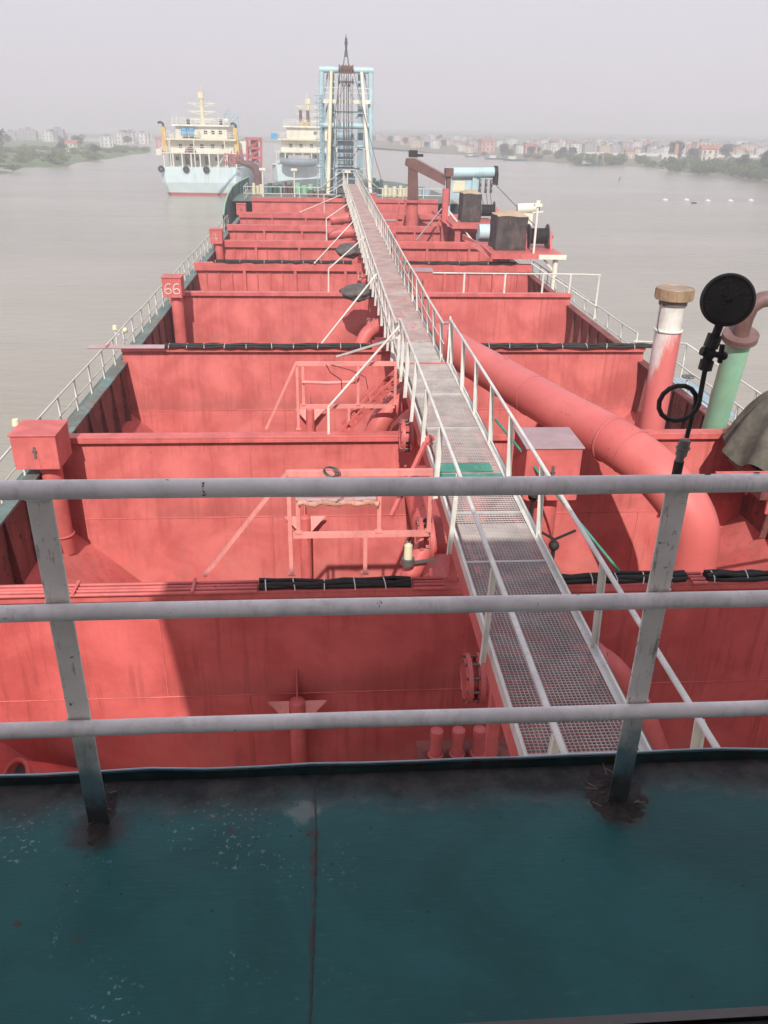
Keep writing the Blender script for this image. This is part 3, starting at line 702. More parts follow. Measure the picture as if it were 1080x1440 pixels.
m = MB(); m.cyl((.853, gy, 9.470), (.857, gy, 9.51), .0135, n=6); m.cyl((.851, gy, 9.455), (.853, gy, 9.470), .010, n=12); m.ring((.855, gy, 9.49), (0, 0, 1), .0145, .003, 16, 6); m.build('coupling', 'steel', t)
m = MB(); m.tube([(.852, gy, 9.456), (.850, gy + .004, 9.25), (.850, gy + .006, 8.9), (.850, gy + .006, 8.391)], .0118, 12); m.build('pipe', 'gauge', t)

# ---- bridge deck in front of the window
m = MB(); m.box(-7.1, 11.5, .17, 1.886, 8.30, 8.390)
dk = struct(m, 'deck', 'deck', True, (0, 0, 8.390))
m = MB(); rr = random.Random(8); pts = []; y = .2
while y < 1.87: pts.append((-.052 + .006 * math.sin(y * 5) + rr.uniform(-.0012, .0012), y, 8.390)); y += .013
m.tube(pts, [.0022 + rr.uniform(-.0010, .0014) for _ in pts], 6); m.build('weld_seam', 'seam', dk)
# raised coaming edge
t = thing('deck_coaming', 'low dark teal edge plate along the front of the bridge deck', 'edge plate', (0, 1.92, 8.42))
m = MB(); pts = []
X = -7.1; prof = []
while X <= 11.5:
    prof.append((X, random.uniform(-.0035, .0035))); X += .16
vs = []
for x, dz in prof: vs += [(x, 1.887, 8.2), (x, 1.887 + dz * .6, 8.424 + dz), (x, 1.897 + dz * .6, 8.424 + dz), (x, 1.897, 8.2)]
n = len(prof); m.add(vs, [(4 * i + k, 4 * i + (k + 1) % 4, 4 * i + 4 + (k + 1) % 4, 4 * i + 4 + k) for i in range(n - 1) for k in range(4)])
m.build('plate', 'lip', t)
m = MB(); m.tube([(x, 1.895 + dz * .6, 8.4255 + dz) for x, dz in prof], .0035, 5); m.build('worn_edge', 'bluedk', t)
# debris drifted round the stanchion feet
def debris(x, label, amt, sx, seed, h=.02):
    rnd = random.Random(seed); t = thing('debris_pile', label, 'debris', (x, 1.75, 8.42))
    m = MB(); nx, ny = 90, 44; vs = []
    for j in range(ny + 1):
        for i in range(nx + 1):
            px = (i / nx - .5) * sx * 5.6; py = (j / ny - .5) * .27
            e = math.exp(-(px / sx) ** 2 * .75 - (py / .075) ** 2 * .8)
            n1 = mnoise.noise(Vector((px * 40 + seed, py * 48, 1))); n2 = mnoise.noise(Vector((px * 75, py * 80 + seed, 4)))
            n3 = abs(mnoise.noise(Vector((px * 160, py * 160, seed))))
            vs.append((x + px, 1.765 + py, 8.3885 + h * (e * 1.35 - .16) + e * h * (n1 * .45 + n2 * .5) + n3 * .010 * e + n1 * .0012))
    m.add(vs, [(j * (nx + 1) + i, j * (nx + 1) + i + 1, (j + 1) * (nx + 1) + i + 1, (j + 1) * (nx + 1) + i) for j in range(ny) for i in range(nx)])
    m.build('dirt', M['dirt'], t)
    for k in range(amt // 8):
        a = rnd.gauss(0, sx * .8); b = rnd.uniform(-.06, .10); q = rnd.uniform(0, 3.1); l = rnd.uniform(.006, .02)
        m = MB(); m.bar((x + a - math.cos(q) * l, 1.765 + b - math.sin(q) * l, 8.405), (x + a + math.cos(q) * l, 1.765 + b + math.sin(q) * l, 8.402), .0022, .0015); m.build('twig', M['twig'], t)
M['dirt'] = paint('wet_dirt', (.032, .025, .023), var=.4, streak=0, rust=.5, rough=.8, scale=20, rustc=(.07, .05, .04))
M['twig'] = plain('dry_twig', (.15, .12, .08))
debris(.84, 'dark clump of dirt and rust flakes around the right stanchion foot', 100, .058, 3, .012)
debris(-.655, 'smaller dark clump of rust around the left stanchion foot', 40, .022, 4, .012)

# ---- foreground railing
t = thing('bridge_railing', 'thick grey-white three-bar railing across the bridge front in the foreground', 'railing', (0, 1.72, 8.42))
for px in (-2.15, -.655, .835, 2.33, 3.82):
    m = MB(); m.box(px - .029, px + .029, 1.722, 1.730, 8.391, 9.412)
    if px < 0: m.box(px - .029, px - .022, 1.7301, 1.765, 8.391, 9.405)
    else: m.box(px + .022, px + .029, 1.7301, 1.765, 8.391, 9.405)
    p = m.build('post', 'post', t, None); bevel(p, .0018, 1)
    for zz in (9.11, 8.755):
        for q in (-1, 1):
            m = MB(); rr = random.Random(int(px * 100) + q); m.tube([(px + q * (.0285 + rr.uniform(-.001, .001)), 1.7215 + rr.uniform(-.001, .001), zz - .019 + v * .0032) for v in range(13)], [.0022 + rr.uniform(-.0008, .0022) for v in range(13)], 6); m.build('weld_bead', 'post', p)
    m = MB(); m.ball((px, 1.722, 9.407), .03, 14, 8, 1.15, .6, .45); m.build('weld_bead', 'whitefg', p)
for zz, r_, nm in ((9.425, .0225, 'top_rail'), (9.11, .021, 'middle_rail'), (8.755, .021, 'lower_rail')):
    pts = []; X = -2.16
    while X <= 9:
        pts.append((X, 1.70 + random.uniform(-.0012, .0012) + (.018 if nm == 'top_rail' else 0) + math.sin(X * 1.9) * .002, zz + math.sin(X * 2.3 + zz) * .003)); X += .25
    m = MB(); m.tube(pts, r_, 20); m.build(nm, 'whitefg', t)
for px, zz in ((.90, 9.444), (1.02, 9.447), (-.22, 9.446)):
    m = MB(); m.ball((px, 1.722, zz + .001), .004, 6, 4, 2.5, .7, .3); m.build('rust_chip', 'dirt', t)

# ---- wheelhouse round and behind the camera (casts the big shadow)
t = thing('wheelhouse', 'ship wheelhouse whose window frame edge shows dark along the bottom of the view', 'wheelhouse', (1.7, -3, 8.4))
m = MB()
m.box(-3.05, 7.65, .02, .12, 8.3, 9.9)                       # front wall below the windows
m.box(-3.05, 7.65, .02, .12, 11.2, 12.3)
for a, b in ((-3.05, -2.8), (-1.9, -1.55), (1.55, 1.9), (3.3, 3.6), (5.0, 5.3), (6.7, 7.65)): m.box(a, b, .021, .119, 9.901, 11.199)
m.box(-3.05, -2.95, -6.5, .019, 8.3, 12.3); m.box(7.55, 7.65, -6.5, .019, 8.3, 12.3); m.box(-2.949, 7.549, -6.5, -6.4, 8.3, 12.3)
m.build('walls', 'cabinout', t)
m = MB(); m.prism([(-3.051, .03, 12.29), (-3.34, .03, 12.29), (-3.2, .03, 11.4), (-3.052, .03, 10.15), (-3.34, .03, 9.65), (-3.9, .03, 9.2), (-3.9, .03, 8.45), (-3.051, .03, 8.45)], (0, .05, 0)); m.build('shadow_screen', 'cabinout', t)  # unseen plate added so the wheelhouse shadow gets a slanted edge
m = MB(); m.box(-3.15, 7.75, -6.7, .35, 12.301, 12.5); m.build('roof', 'cabinout', t)
m = MB(); m.box(-2.94, 7.54, -6.39, .018, 8.2, 8.3); m.build('floor', 'cabinout', t)
m = MB(); m.prism([(-1.5, .121, 9.80), (1.5, .121, 9.80), (1.5, .121, 9.947), (-1.5, .121, 9.947)], (0, .03, 0)); m.build('window_sill', 'black', t)
m = MB(); m.box(-1.5, 1.5, .1515, .1545, 9.945, 9.9485); m.build('sill_trim', 'steel', t)

# ================================================================== WALKWAY
t = thing('walkway', 'long narrow steel grating walkway running forward down the middle of the ship', 'walkway', (2.03, 36, 5.3))
WL, WR = 1.54, 2.54
m = MB()                                   # grating, near length, real bars
X = WL + .03
while X < WR - .02: m.box(X, X + .0045, 3.4, 16.35, 5.565, 5.592); X += .0375
m.build('grating_bars', 'grate', t)
m = MB(); y = 3.45
while y < 16.3: m.box(WL + .01, WR - .01, y, y + .0045, 5.580, 5.594); y += .0375 if y < 9 else .06
m.build('grating_cross_rods', 'grate', t)
for y in (4.9, 7.15, 8.05, 9.35, 10.25, 12.5, 14.3, 15.2): m = MB(); m.box(WL + .01, WR - .01, y, y + .04, 5.55, 5.599); m.build('panel_joint', 'grate', t)
m = MB(); m.box(WL + .04, WR - .02, 10.31, 10.62, 5.596, 5.602); m.box(WL + .02, WR - .16, 10.68, 11.0, 5.597, 5.603)
m.build('painted_plate', 'greenp', t)
m = MB(); m.box(WL + .01, WR - .01, 16.36, 16.42, 5.2, 5.60); m.build('step_riser', 'redsm', t)
m = MB(); X = WL + .03
while X < WR - .02: m.box(X, X + .008, 16.42, 21.4, 5.285, 5.312); X += .05
y = 16.5
while y < 21.3: m.box(WL + .01, WR - .01, y, y + .008, 5.287, 5.314); y += .06
m.build('lower_grating', 'grate', t)
m = MB(); y = 19.2; k = 0
while y < 67.4:
    l = random.uniform(2.2, 3.1); m.box(WL + .01, WR - .01, y, min(y + l - .015, 67.5), 5.318 + (k % 2) * .004, 5.324 + (k % 2) * .004); y += l; k += 1
m.build('floor_plate', 'plate', t)
m = MB()                                   # edge angles
for x in (WL - .02, WR):
    m.box(x, x + .02, 3.3, 16.4, 5.53, 5.66); m.box(x, x + .02, 16.401, 67.5, 5.25, 5.40)
    s = .045 if x < 2 else -.045
    m.box(min(x + .021 if x < 2 else x - .05, 9), (x + .05) if x < 2 else x - .001, 3.3, 16.4, 5.60, 5.606)
m.build('edge_angle', 'white', t)
m = MB(); m.tube([(WR + .05, 3.4, 5.6), (WR + .045, 7, 5.58), (WR + .06, 11, 5.57), (WR + .05, 16.2, 5.58), (WR + .06, 17, 5.36), (WR + .05, 67, 5.34)], .022, 8)
m.build('conduit', 'steel', t)

def walk_rail(x, sgn, label):
    t = thing('walkway_handrail', label, 'handrail', (x, 36, 5.3))
    m = MB(); pts = [(x, 3.2, 6.53), (x, 6, 6.54), (x, 9.0, 6.55), (x + .01, 12, 6.53), (x, 16.25, 6.52), (x, 16.35, 6.48)]
    m.tube(pts, .024, 10); m.build('top_rail', 'white', t)
    m = MB(); p2 = [(x, 16.35, 6.45), (x, 17.2, 6.22)]; y = 20
    while y < 67.5: p2.append((x + random.uniform(-.015, .015), y, 6.20 + random.uniform(-.012, .012))); y += 3
    p2.append((x, 67.6, 6.2)); m.tube(p2, .024, 10); m.build('top_rail', 'white', t)
    m = MB(); m.tube([(q[0] + sgn * .02, q[1], q[2] - .42) for q in p2[1:]], .014, 6); m.build('middle_rail', 'white', t)
    ys = [4.1, 6.3, 8.45, 10.0, 11.6, 13.1, 14.4, 15.4, 16.3] if sgn < 0 else [4.2, 6.35, 8.65, 10.4, 11.8, 13.2, 14.6, 16.2]
    y = 17.6
    while y < 67.5: ys.append(y); y += 1.25
    for i, y in enumerate(ys):
        up = y < 16.35; zb, zt = (5.50, 6.53) if up else (5.2, 6.2)
        dx = random.uniform(-.02, .02)
        m = MB(); m.bar((x + sgn * .045 + dx, y, zb), (x + sgn * .005, y + .01, zt), .06 if i % 3 else .07, .012, (0, 1, 0))
        m.bar((x + sgn * .072 + dx, y - .02, zb), (x + sgn * .032, y - .01, zt), .006, .05, (0, 1, 0))
        m.build('post', 'white', t)
    return t
walk_rail(1.49, -1, 'white handrail along the left edge of the central walkway')
walk_rail(2.50, 1, 'white handrail along the right edge of the central walkway')
# sloping side handrails that lead off the walkway to the bulkheads
def side_stair(p0, p1, p2, label, extra=None):
    t = thing('side_handrail', label, 'handrail', p2)
    m = MB(); m.tube([p0, p1], .026, 8); m.build('sloping_bar', 'white', t)
    m = MB()
    if p1 != p2: m.bar(p1, p2, .05, .03, (0, 1, 0))
    else: m.ball(p1, .05, 8, 5)
    m.build('foot_post' if p1 != p2 else 'foot', 'white', t)
    return t
side_stair((1.46, 16.1, 6.42), (.03, 16.0, 4.78), (.03, 16.0, ZT), 'white sloping handrail from the walkway to a post on the second bulkhead')
side_stair((1.46, 23.6, 6.15), (-.17, 23.1, ZT + .03), (-.17, 23.1, ZT + .03), 'white sloping bar from the walkway down to the third bulkhead')
side_stair((1.46, 31.2, 6.15), (.13, 31.0, 5.04), (.12, 31.0, ZT), 'white sloping handrail with a foot post on the fourth bulkhead')
side_stair((1.46, 37.8, 6.15), (-.45, 37.4, ZT + .03), (-.45, 37.4, ZT + .03), 'white sloping bar from the walkway down to the fifth bulkhead')
side_stair((1.46, 45.0, 6.15), (.1, 44.6, 5.3), (.1, 44.6, ZT), 'white sloping handrail with a foot post on the sixth bulkhead')
side_stair((1.46, 58.2, 6.1), (.0, 57.9, 5.3), (.0, 57.9, ZT), 'white sloping handrail with a foot post on the eighth bulkhead')
side_stair((1.1, 58.2, 5.3), (-1.6, 58.0, ZT + .03), (-1.6, 58.0, ZT + .03), 'long pale sloping bar down to the eighth bulkhead, farthest left')
side_stair((3.1, 20.2, 5.7), (2.95, 19.3, 4.7), (2.95, 19.3, 4.7), 'short white leaning bar right of the walkway above the suction pipe')
side_stair((2.55, 34.0, 6.2), (3.2, 36.5, 4.6), (3.2, 36.5, 4.6), 'thin white leaning bar right of the walkway before the fifth bulkhead')
m = MB(); m.bar((1.5, 16.8, 6.02), (.27, 18.9, 5.05), .09, .05); m.ring((.27, 18.9, 5.05), (1, -1.5, 0), .03, .01, 10, 5)
solo(m, 'swing_bar', 'white', 'flat whitish bar jutting out to the left from the walkway handrail', 'bar')
m = MB(); m.bar((1.5, 11.6, 5.7), (.95, 11.0, 4.75), .06, .06); m.bar((1.6, 11.7, 5.75), (1.5, 11.6, 5.68), .1, .08)
solo(m, 'diagonal_brace', 'redsm', 'short pink brace slanting from the walkway to the pipe frame', 'brace')
# slotted stair stringers
t = thing('steep_stair', 'red slotted stair stringers rising from the second bulkhead to the walkway', 'stair', (.37, 16.1, ZT))
for dy in (0, .42):
    a, b = Vector((.34, 16.1 + dy, ZT)), Vector((1.55, 16.6 + dy, 5.25)); d = b - a
    m = MB()
    up = Vector((0, 0, 1)) - d.normalized() * d.normalized().z
    up.normalize()
    for s in (-.075, .075): m.bar(a + up * s, b + up * s, .03, .035)
    for k in range(9): q = a + d * ((k + .3) / 9); m.bar(q - up * .075, q + up * .075, .028, .10)
    m.build('stringer', 'redsm', t)
m = MB()
for k in range(5): q = Vector((.34, 16.1, ZT)) + Vector((1.21, .5, 1.05)) * ((k + .6) / 5); m.box(q.x - .08, q.x + .08, q.y + .02, q.y + .44, q.z - .01, q.z + .01)
m.build('tread', 'redsm', t)

# ---- pipe handling frames standing on the bulkheads
def frame(Y, zt, zm, x0, x1, xl, label, lab_coil, rope=True):
    t = thing('support_frame', label, 'frame', (.5, Y, ZT))
    m = MB(); m.box(x0 - .03, WL - .1, Y - .04, Y + .04, zt - .05, zt + .03); m.build('top_beam', 'redframe', t)
    m = MB(); m.box(x0 + .04, x1, Y - .03, Y + .03, zm - .04, zm + .04); m.build('middle_beam', 'redframe', t)
    for x, za, zb in ((x0, ZT, zt - .051), (x0 + .12, zm + .041, zt - .051), (x0 + 1.06, ZT, zm - .041), (x1 - .0, zm + .041, zt - .051), (x0 + 1.25, zm + .041, zt - .051)):
        m = MB(); m.box(x - .028, x + .028, Y - .028, Y + .028, za, zb); m.box(x - .05, x + .05, Y - .05, Y + .05, za, za + .012); m.build('upright', 'redframe', t)
    m = MB(); m.bar((x0 - .02, Y - .02, zt), (xl, Y - .02, ZT + .02), .07, .05); m.build('diagonal_strut', 'redframe', t)
    m = MB(); m.tube([(x0 + .1, Y - .05, zt - .38), (x0 + .6, Y - .05, zt - .40), (x0 + 1.2, Y - .05, zt - .38)], .035, 10); m.build('cross_pipe', 'boxgrey' if rope else 'redframe', t)
    return t
frame(10.25, 5.80, 4.84, -.54, 1.42, -1.78, 'red support frame nearest the bridge with a rag-wrapped pipe and wire coil', '')
frame(16.3, 5.62, 4.70, -.60, 1.42, -1.28, 'second red support frame, plain, standing on the second bulkhead', '', False)
m = MB()
for k in range(4): m.ring((.02 + k * .015, 10.18 - k * .01, 5.83 + k * .008), (.35, 1, .3 + .1 * k), .085 + .008 * k, .007, 20, 5)
m.tube([(.1, 10.15, 5.8), (.22, 10.12, 5.68), (.2, 10.1, 5.5), (.1, 10.12, 5.4)], .007, 5)
solo(m, 'wire_coil', 'steel', 'small coil of dark wire hung over the beam of the nearest support frame', 'wire coil')
m = MB(); pts = [(-.42 + .08 * k, 10.15 + .015 * math.sin(k * 2.1), 5.38 + .02 * math.sin(k * 1.7)) for k in range(15)]
m.tube(pts, [.038 + .010 * math.sin(k * 2.7) for k in range(15)], 10)
for k in range(5): m.ring((-.3 + k * .22, 10.15, 5.38), (1, .2, .1), .058, .008, 14, 5)
M['rag'] = paint('dirty_cream_rag', (.52, .27, .20), var=.3, streak=.3, rust=.4, rough=.9, scale=6, bump=.6)
solo(m, 'rag_wrap', 'rag', 'dirty cream rag wrapped round the pipe of the nearest support frame', 'rag')
m = MB(); m.tube([(.0, 16.25, 5.6), (.08, 16.2, 5.45), (.3, 16.2, 5.3), (.32, 16.2, 5.05)], .01, 5); m.tube([(.1, 16.25, 5.6), (.5, 16.2, 5.5), (.8, 16.2, 5.35), (.85, 16.2, 5.1)], .008, 5)
solo(m, 'loose_wires', 'black', 'two loose dark wires hanging from the second support frame', 'wires')
# pale work lamp behind the cable bundle
t = thing('work_lamp', 'small cream work lamp on a bracket left of the walkway behind the nearest cable bundle', 'lamp', (1.18, 10.6, 4.1))
m = MB(); m.cyl((1.18, 10.6, 4.24), (1.18, 10.6, 4.46), .065, .06, 18); m.cyl((1.18, 10.6, 4.461), (1.18, 10.6, 4.52), .05, .035, 14); m.build('lamp_body', 'yellow', t)
m = MB(); m.cyl((1.18, 10.6, 4.14), (1.18, 10.6, 4.239), .1, n=18); m.bar((1.18, 10.6, 4.15), (1.6, 10.7, 4.15), .04, .04); m.build('bracket', 'steel', t)
m = MB(); m.tube([(1.18, 10.6, 4.52), (1.22, 10.6, 4.62), (1.35, 10.62, 4.66), (1.5, 10.7, 4.6)], .012, 6); m.build('cable', 'black', t)

# ---- vertical pipes with gussets on the bulkhead faces
for x, Y, zt, lab in ((-.5, 9.72, 2.36, 'vertical red pipe with three gussets on the shaded face of the nearest bulkhead'),
                      (-.5, 15.72, 2.45, 'vertical red pipe with gussets on the second bulkhead behind the nearest frame'),
                      (-.49, 22.8, 2.45, 'vertical red pipe with gussets on the third bulkhead behind the second frame')):
    t = thing('gusseted_pipe', lab, 'pipe', (x, Y, -1.9))
    m = MB(); m.cyl((x, Y, -1.8), (x, Y, zt - .05), .125, n=22); m.ball((x, Y, zt - .05), .125, 22, 8, 1, 1, .55); m.build('pipe', 'redpipe', t)
    for dx, dy in ((-1, 0), (1, 0)):
        m = MB(); m.prism([(x + dx * .124, Y - .006, zt - .1), (x + dx * .44, Y - .006, zt - .02), (x + dx * .42, Y - .006, zt - .08), (x + dx * .124, Y - .006, zt - .36)], (0, .012, 0)); m.add([(x + dx * .12, Y - .14, zt - .34), (x + dx * .44, Y - .01, zt - .015), (x + dx * .12, Y - .01, zt - .015)], [(0, 1, 2)]); m.build('gusset', 'redframe', t)
    m = MB(); m.prism([(x - .006, Y - .13, zt - .25), (x - .006, Y - .02, zt + .02), (x - .006, Y + .22, zt + .42), (x - .006, Y + .22, zt - .1)], (.012, 0, 0)); m.build('gusset', 'redsm', t)

# ---- three capped sounding pipes near the coaming
t0 = None
for k, (x, lab) in enumerate(((1.335, 'left of three capped sounding pipes in the shade below the walkway'), (1.615, 'middle one of three capped sounding pipes below the walkway'), (1.885, 'right of three capped sounding pipes, beside the walkway edge'))):
    t = thing('sounding_pipe', lab, 'capped pipe', (x, 8.0, 2.72), 'capped sounding pipes')
    m = MB(); m.cyl((x, 8, 2.76), (x, 8, 3.10), .072, n=20); m.ring((x, 8, 2.80), (0, 0, 1), .085, .02, 20, 6); m.build('stub', 'redsm', t)
    m = MB(); m.cyl((x, 8, 3.101), (x, 8, 3.19), .082, n=20); m.ball((x, 8, 3.185), .078, 18, 6, 1, 1, .3); m.build('cap', 'redsm', t)
    m = MB(); m.box(x - .12, x + .12, 7.88, 8.12, 2.722, 2.758); m.build('base_plate', 'reddk', t)
m = MB(); m.box(1.12, 3.0, 3.0, 8.35, 2.3, 2.72); m.box(1.12, 1.16, 3.0, 8.3, -1.8, 2.299); m.box(2.9, 2.94, 3, 8.3, -1.8, 2.299); solo(m, 'centre_box_girder', 'reddk', 'dark red box girder under the near end of the walkway', 'girder')

# ---- bent pipe mouth bottom left
t = thing('pipe_mouth', 'open red pipe mouth low in the shaded corner at the left', 'pipe', (-4.6, 9.6, .9))
m = MB(); m.tube([(-3.3, 9.88, .45), (-3.75, 9.7, .85), (-4.2, 9.35, 1.33), (-4.5, 9.1, 1.62)], [.2, .22, .23, .24], 22, caps=False); m.build('elbow', 'redpipe', t)
m = MB(); m.ring((-4.5, 9.1, 1.62), (-.4, -.5, .6), .24, .035, 26, 8); m.build('rim', 'redsm', t)
m = MB(); m.cyl((-4.43, 9.19, 1.53), (-4.44, 9.18, 1.54), .225, n=22); m.build('dark_inside', 'steel', t)

# ---- black covered lumps (hose ends) left of the walkway
def lump(c, s, mat, name, label, cat, seed=1, amp=.22, parent=None):
    m = MB(); n, k = 64, 36; vs = []
    for j in range(k + 1):
        th = math.pi * j / k
        for i in range(n):
            a = 2 * math.pi * i / n; d = Vector((math.sin(th) * math.cos(a), math.sin(th) * math.sin(a), math.cos(th)))
            r = 1 + amp * mnoise.noise(d * 1.6 + Vector((seed * 7.3, 0, 0))) + amp * .5 * abs(mnoise.noise(Vector((d.x * 5, d.y * 5, d.z * 1.0)))) - amp * .12 * abs(mnoise.noise(Vector((d.x * 13 + d.z * 4, d.y * 13, d.z * 3))))
            vs.append((c[0] + d.x * s[0] * r, c[1] + d.y * s[1] * r, c[2] + d.z * s[2] * r))
    m.add(vs, [(j * n + i, (j + 1) * n + i, (j + 1) * n + (i + 1) % n, j * n + (i + 1) % n) for j in range(k) for i in range(n)], True)
    return m.build(name, mat, parent) if parent else solo(m, name, mat, label, cat)
lump((1.15, 29.2, 4.55), (.62, .5, .28), 'tarpblk', 'covered_hose_end', 'dark covered lump jutting left of the walkway before the fourth bulkhead', 'cover', 2)
lump((1.05, 38.2, 4.65), (.55, .6, .30), 'tarpblk', 'covered_hose_end', 'dark covered lump left of the walkway above the fifth bulkhead cables', 'cover', 5)
for k, (x, Y) in enumerate(((1.2, 46), (1.1, 52.5))):
    m = MB(); m.cyl((.2 + k * .2, Y, 4.35), (1.6, Y, 4.5), .3, n=18); m.ring((.2 + k * .2, Y, 4.35), (1, 0, .1), .3, .05, 18, 6)
    solo(m, 'pipe_stub', 'redpipe', ('nearer red pipe stub left of the far walkway at the sixth bulkhead', 'farther red pipe stub left of the walkway at the seventh bulkhead')[k], 'pipe')

# ---- handwheel valve right of walkway
for x, Y, z, lab in ((3.15, 11.2, 5.05, 'black valve handwheel between the walkway and the grey-lidded cabinet'),
                     (3.3, 10.35, 4.65, 'dark bent valve lever right of the walkway behind the nearest cable bundle')):
    t = thing('hand_valve', lab, 'valve', (x, Y, z - .5))
    m = MB(); m.cyl((x, Y, z - .5), (x, Y, z - .05), .03, n=10); m.ball((x, Y, z - .1), .08, 12, 8); m.build('stem', 'black', t)
    m = MB()
    if z > 5: m.ring((x, Y, z), (.3, -.4, 1), .15, .018, 22, 6); m.bar((x - .14, Y, z + .03), (x + .14, Y, z - .03), .02, .02)
    m.bar((x, Y, z), (x + .28, Y - .05, z + .17), .03, .03); m.bar((x, Y, z), (x - .2, Y + .05, z + .1), .03, .03); m.build('handle', 'black', t)
m = MB(); m.tube([(2.9, 13.2, 5.5), (4.25, 10.0, 4.24)], .022, 8); solo(m, 'green_bar', 'greenp', 'thin green bar slanting down from the walkway rail to the nearest bulkhead', 'bar')

# ---- starboard tarp, frames and small stuff
t = thing('covered_winch', 'grey-green canvas cover draped over gear at the right edge of the picture', 'covered gear', (9.2, 14.6, 3.8))
m = MB(); NA, NS = 120, 26; vs = []
for s_ in range(NS + 1):
    f = s_ / NS
    for k in range(NA):
        a = 2 * math.pi * k / NA
        nn = mnoise.noise(Vector((math.cos(a) * 1.5, math.sin(a) * 1.5, 2))); fo = math.sin(a * 11 + 3 * nn) * .6 + math.sin(a * 5 + 1) * .4
        r = 1.38 * f ** .75 * (1 + .16 * nn + .10 * f * fo); z = 5.42 - .42 * f ** 1.4 - 1.25 * max(0, f - .45) ** 1.35 * 1.6 + .13 * f * fo + .10 * mnoise.noise(Vector((math.cos(a) * f * 3, math.sin(a) * f * 3, 7)))
        vs.append((9.5 + math.cos(a) * r, 14.8 + math.sin(a) * r * .95, z))
m.add(vs, [(j * NA + i, j * NA + (i + 1) % NA, (j + 1) * NA + (i + 1) % NA, (j + 1) * NA + i) for j in range(NS) for i in range(NA)], True)
m.build('canvas', 'tarp', t)
m = MB()
m.tube([(9.5 + math.cos(a) * 1.36, 14.8 + math.sin(a) * 1.3, 4.0 + .05 * math.sin(a * 3)) for a in [k * math.pi / 20 for k in range(40)]], .014, 5, True)
m.build('lashing', 'black', t)
m = MB(); m.box(8.6, 10.2, 14.2, 15.4, 3.4, 3.9); m.build('base', 'reddk', t)
t = thing('small_frame', 'small red angle frame beside the canvas cover at the right', 'frame', (7.9, 13.6, 3.6))
m = MB(); m.bar((7.15, 13.4, 4.35), (8.3, 13.4, 4.35), .06, .04); m.build('bar', 'redsm', t)
m = MB(); m.bar((7.55, 11.4, 4.35), (8.9, 11.4, 4.35), .07, .05); m.build('bar', 'redsm', t)
m = MB(); m.bar((7.9, 13.42, 4.33), (8.35, 14.3, 3.5), .05, .05); m.bar((8.3, 13.4, 4.33), (8.3, 13.4, 3.5), .05, .05); m.build('leg', 'redsm', t)
for x, Y in ((9.6, 22.6), (9.75, 20.8)):
    t = thing('deck_handwheel', ('thin handwheel on a pole at the starboard side, farther one' if Y > 22 else 'thin handwheel on a pole at the starboard side, nearer one'), 'handwheel', (x, Y, 2.5))
    m = MB(); m.cyl((x, Y, 2.5), (x, Y, 3.95), .03, n=8); m.build('pole', 'white', t)
    m = MB(); m.ring((x, Y, 3.97), (0, 0, 1), .16, .018, 18, 5); m.bar((x - .15, Y, 3.97), (x + .15, Y, 3.97), .02, .02); m.bar((x, Y - .15, 3.97), (x, Y + .15, 3.97), .02, .02); m.build('wheel', 'steel', t)

# ---- ship side handrails
def side_rail(x, y0, y1, label, zr=3.56, step=1.5):
    t = thing('side_handrail', label, 'handrail', (x, (y0 + y1) / 2, 2.5))
    m = MB(); pts = []; y = y0
    while y < y1: pts.append((x + random.uniform(-.015, .015), y, zr + random.uniform(-.02, .02))); y += step
    pts.append((x, y1, zr)); m.tube(pts, .024, 8); m.build('top_rail', 'white', t)
    m = MB(); m.tube([(p[0], p[1], p[2] - .5) for p in pts], .016, 6); m.build('middle_rail', 'white', t)
    for p in pts:
        m = MB(); m.bar((p[0], p[1], 2.5), (p[0], p[1], p[2]), .05, .03, (0, 1, 0)); m.build('post', 'white', t)
side_rail(-6.85, 7.0, 62, 'white handrail along the port side deck at the left of the ship')
side_rail(10.35, 7.0, 24.5, 'white handrail along the starboard deck near the green pipe', 3.75)
side_rail(10.4, 26.5, 62, 'white handrail along the starboard deck beyond the gap, beside the black cable end', 3.75)
# raised landing with white rail at starboard
t = thing('landing', 'small pale landing with a bent white rail at the starboard side by the handwheels', 'landing', (10.6, 22, 2.9))
m = MB(); m.box(9.9, 11.3, 20.6, 24.2, 2.85, 2.92); m.build('platform', 'bluedk', t)
m = MB(); m.tube([(9.7, 24.9, 3.9), (11.2, 24.4, 3.95), (11.2, 18.4, 3.85)], .026, 8); m.build('rail', 'white', t)
for y in (24.4, 22.0, 19.8):
    m = MB(); m.bar((11.2, y, 2.5), (11.2, y, 3.9), .05, .03, (0, 1, 0)); m.build('post', 'white', t)
# fairlead lamps on the rails
def rail_lamp(x, Y, z, label, h=.55):
    t = thing('rail_lamp', label, 'lamp', (x, Y, z - h))
    m = MB(); m.cyl((x, Y, z - h), (x, Y, z), .03, n=8); m.bar((x, Y, z - .2), (x + .3, Y, z - .05), .03, .03); m.build('bracket', 'white', t)
    m = MB(); m.cyl((x, Y, z), (x, Y, z + .14), .09, .07, 12); m.ball((x + .32, Y, z - .02), .09, 10, 6); m.build('lamp_head', 'yellow', t)
rail_lamp(-7.0, 17.9, 3.75, 'cream lamp bracket on the left handrail behind the nearest box')
rail_lamp(-7.0, 27.6, 3.6, 'cream lamp bracket on the left handrail before the box marked 66')
rail_lamp(10.45, 24.9, 3.9, 'cream lamp bracket on the right handrail behind the vent pipe')
rail_lamp(10.45, 17.6, 3.9, 'cream lamp bracket on the right handrail beside the canvas cover')
m = MB(); m.box(-7.05, -6.6, 18.3, 18.9, 2.52, 3.1); m.cyl((-6.8, 18.6, 3.1), (-6.8, 18.6, 3.45), .12, n=12); m.ring((-6.8, 18.6, 3.45), (0, 0, 1), .16, .03, 14, 5)
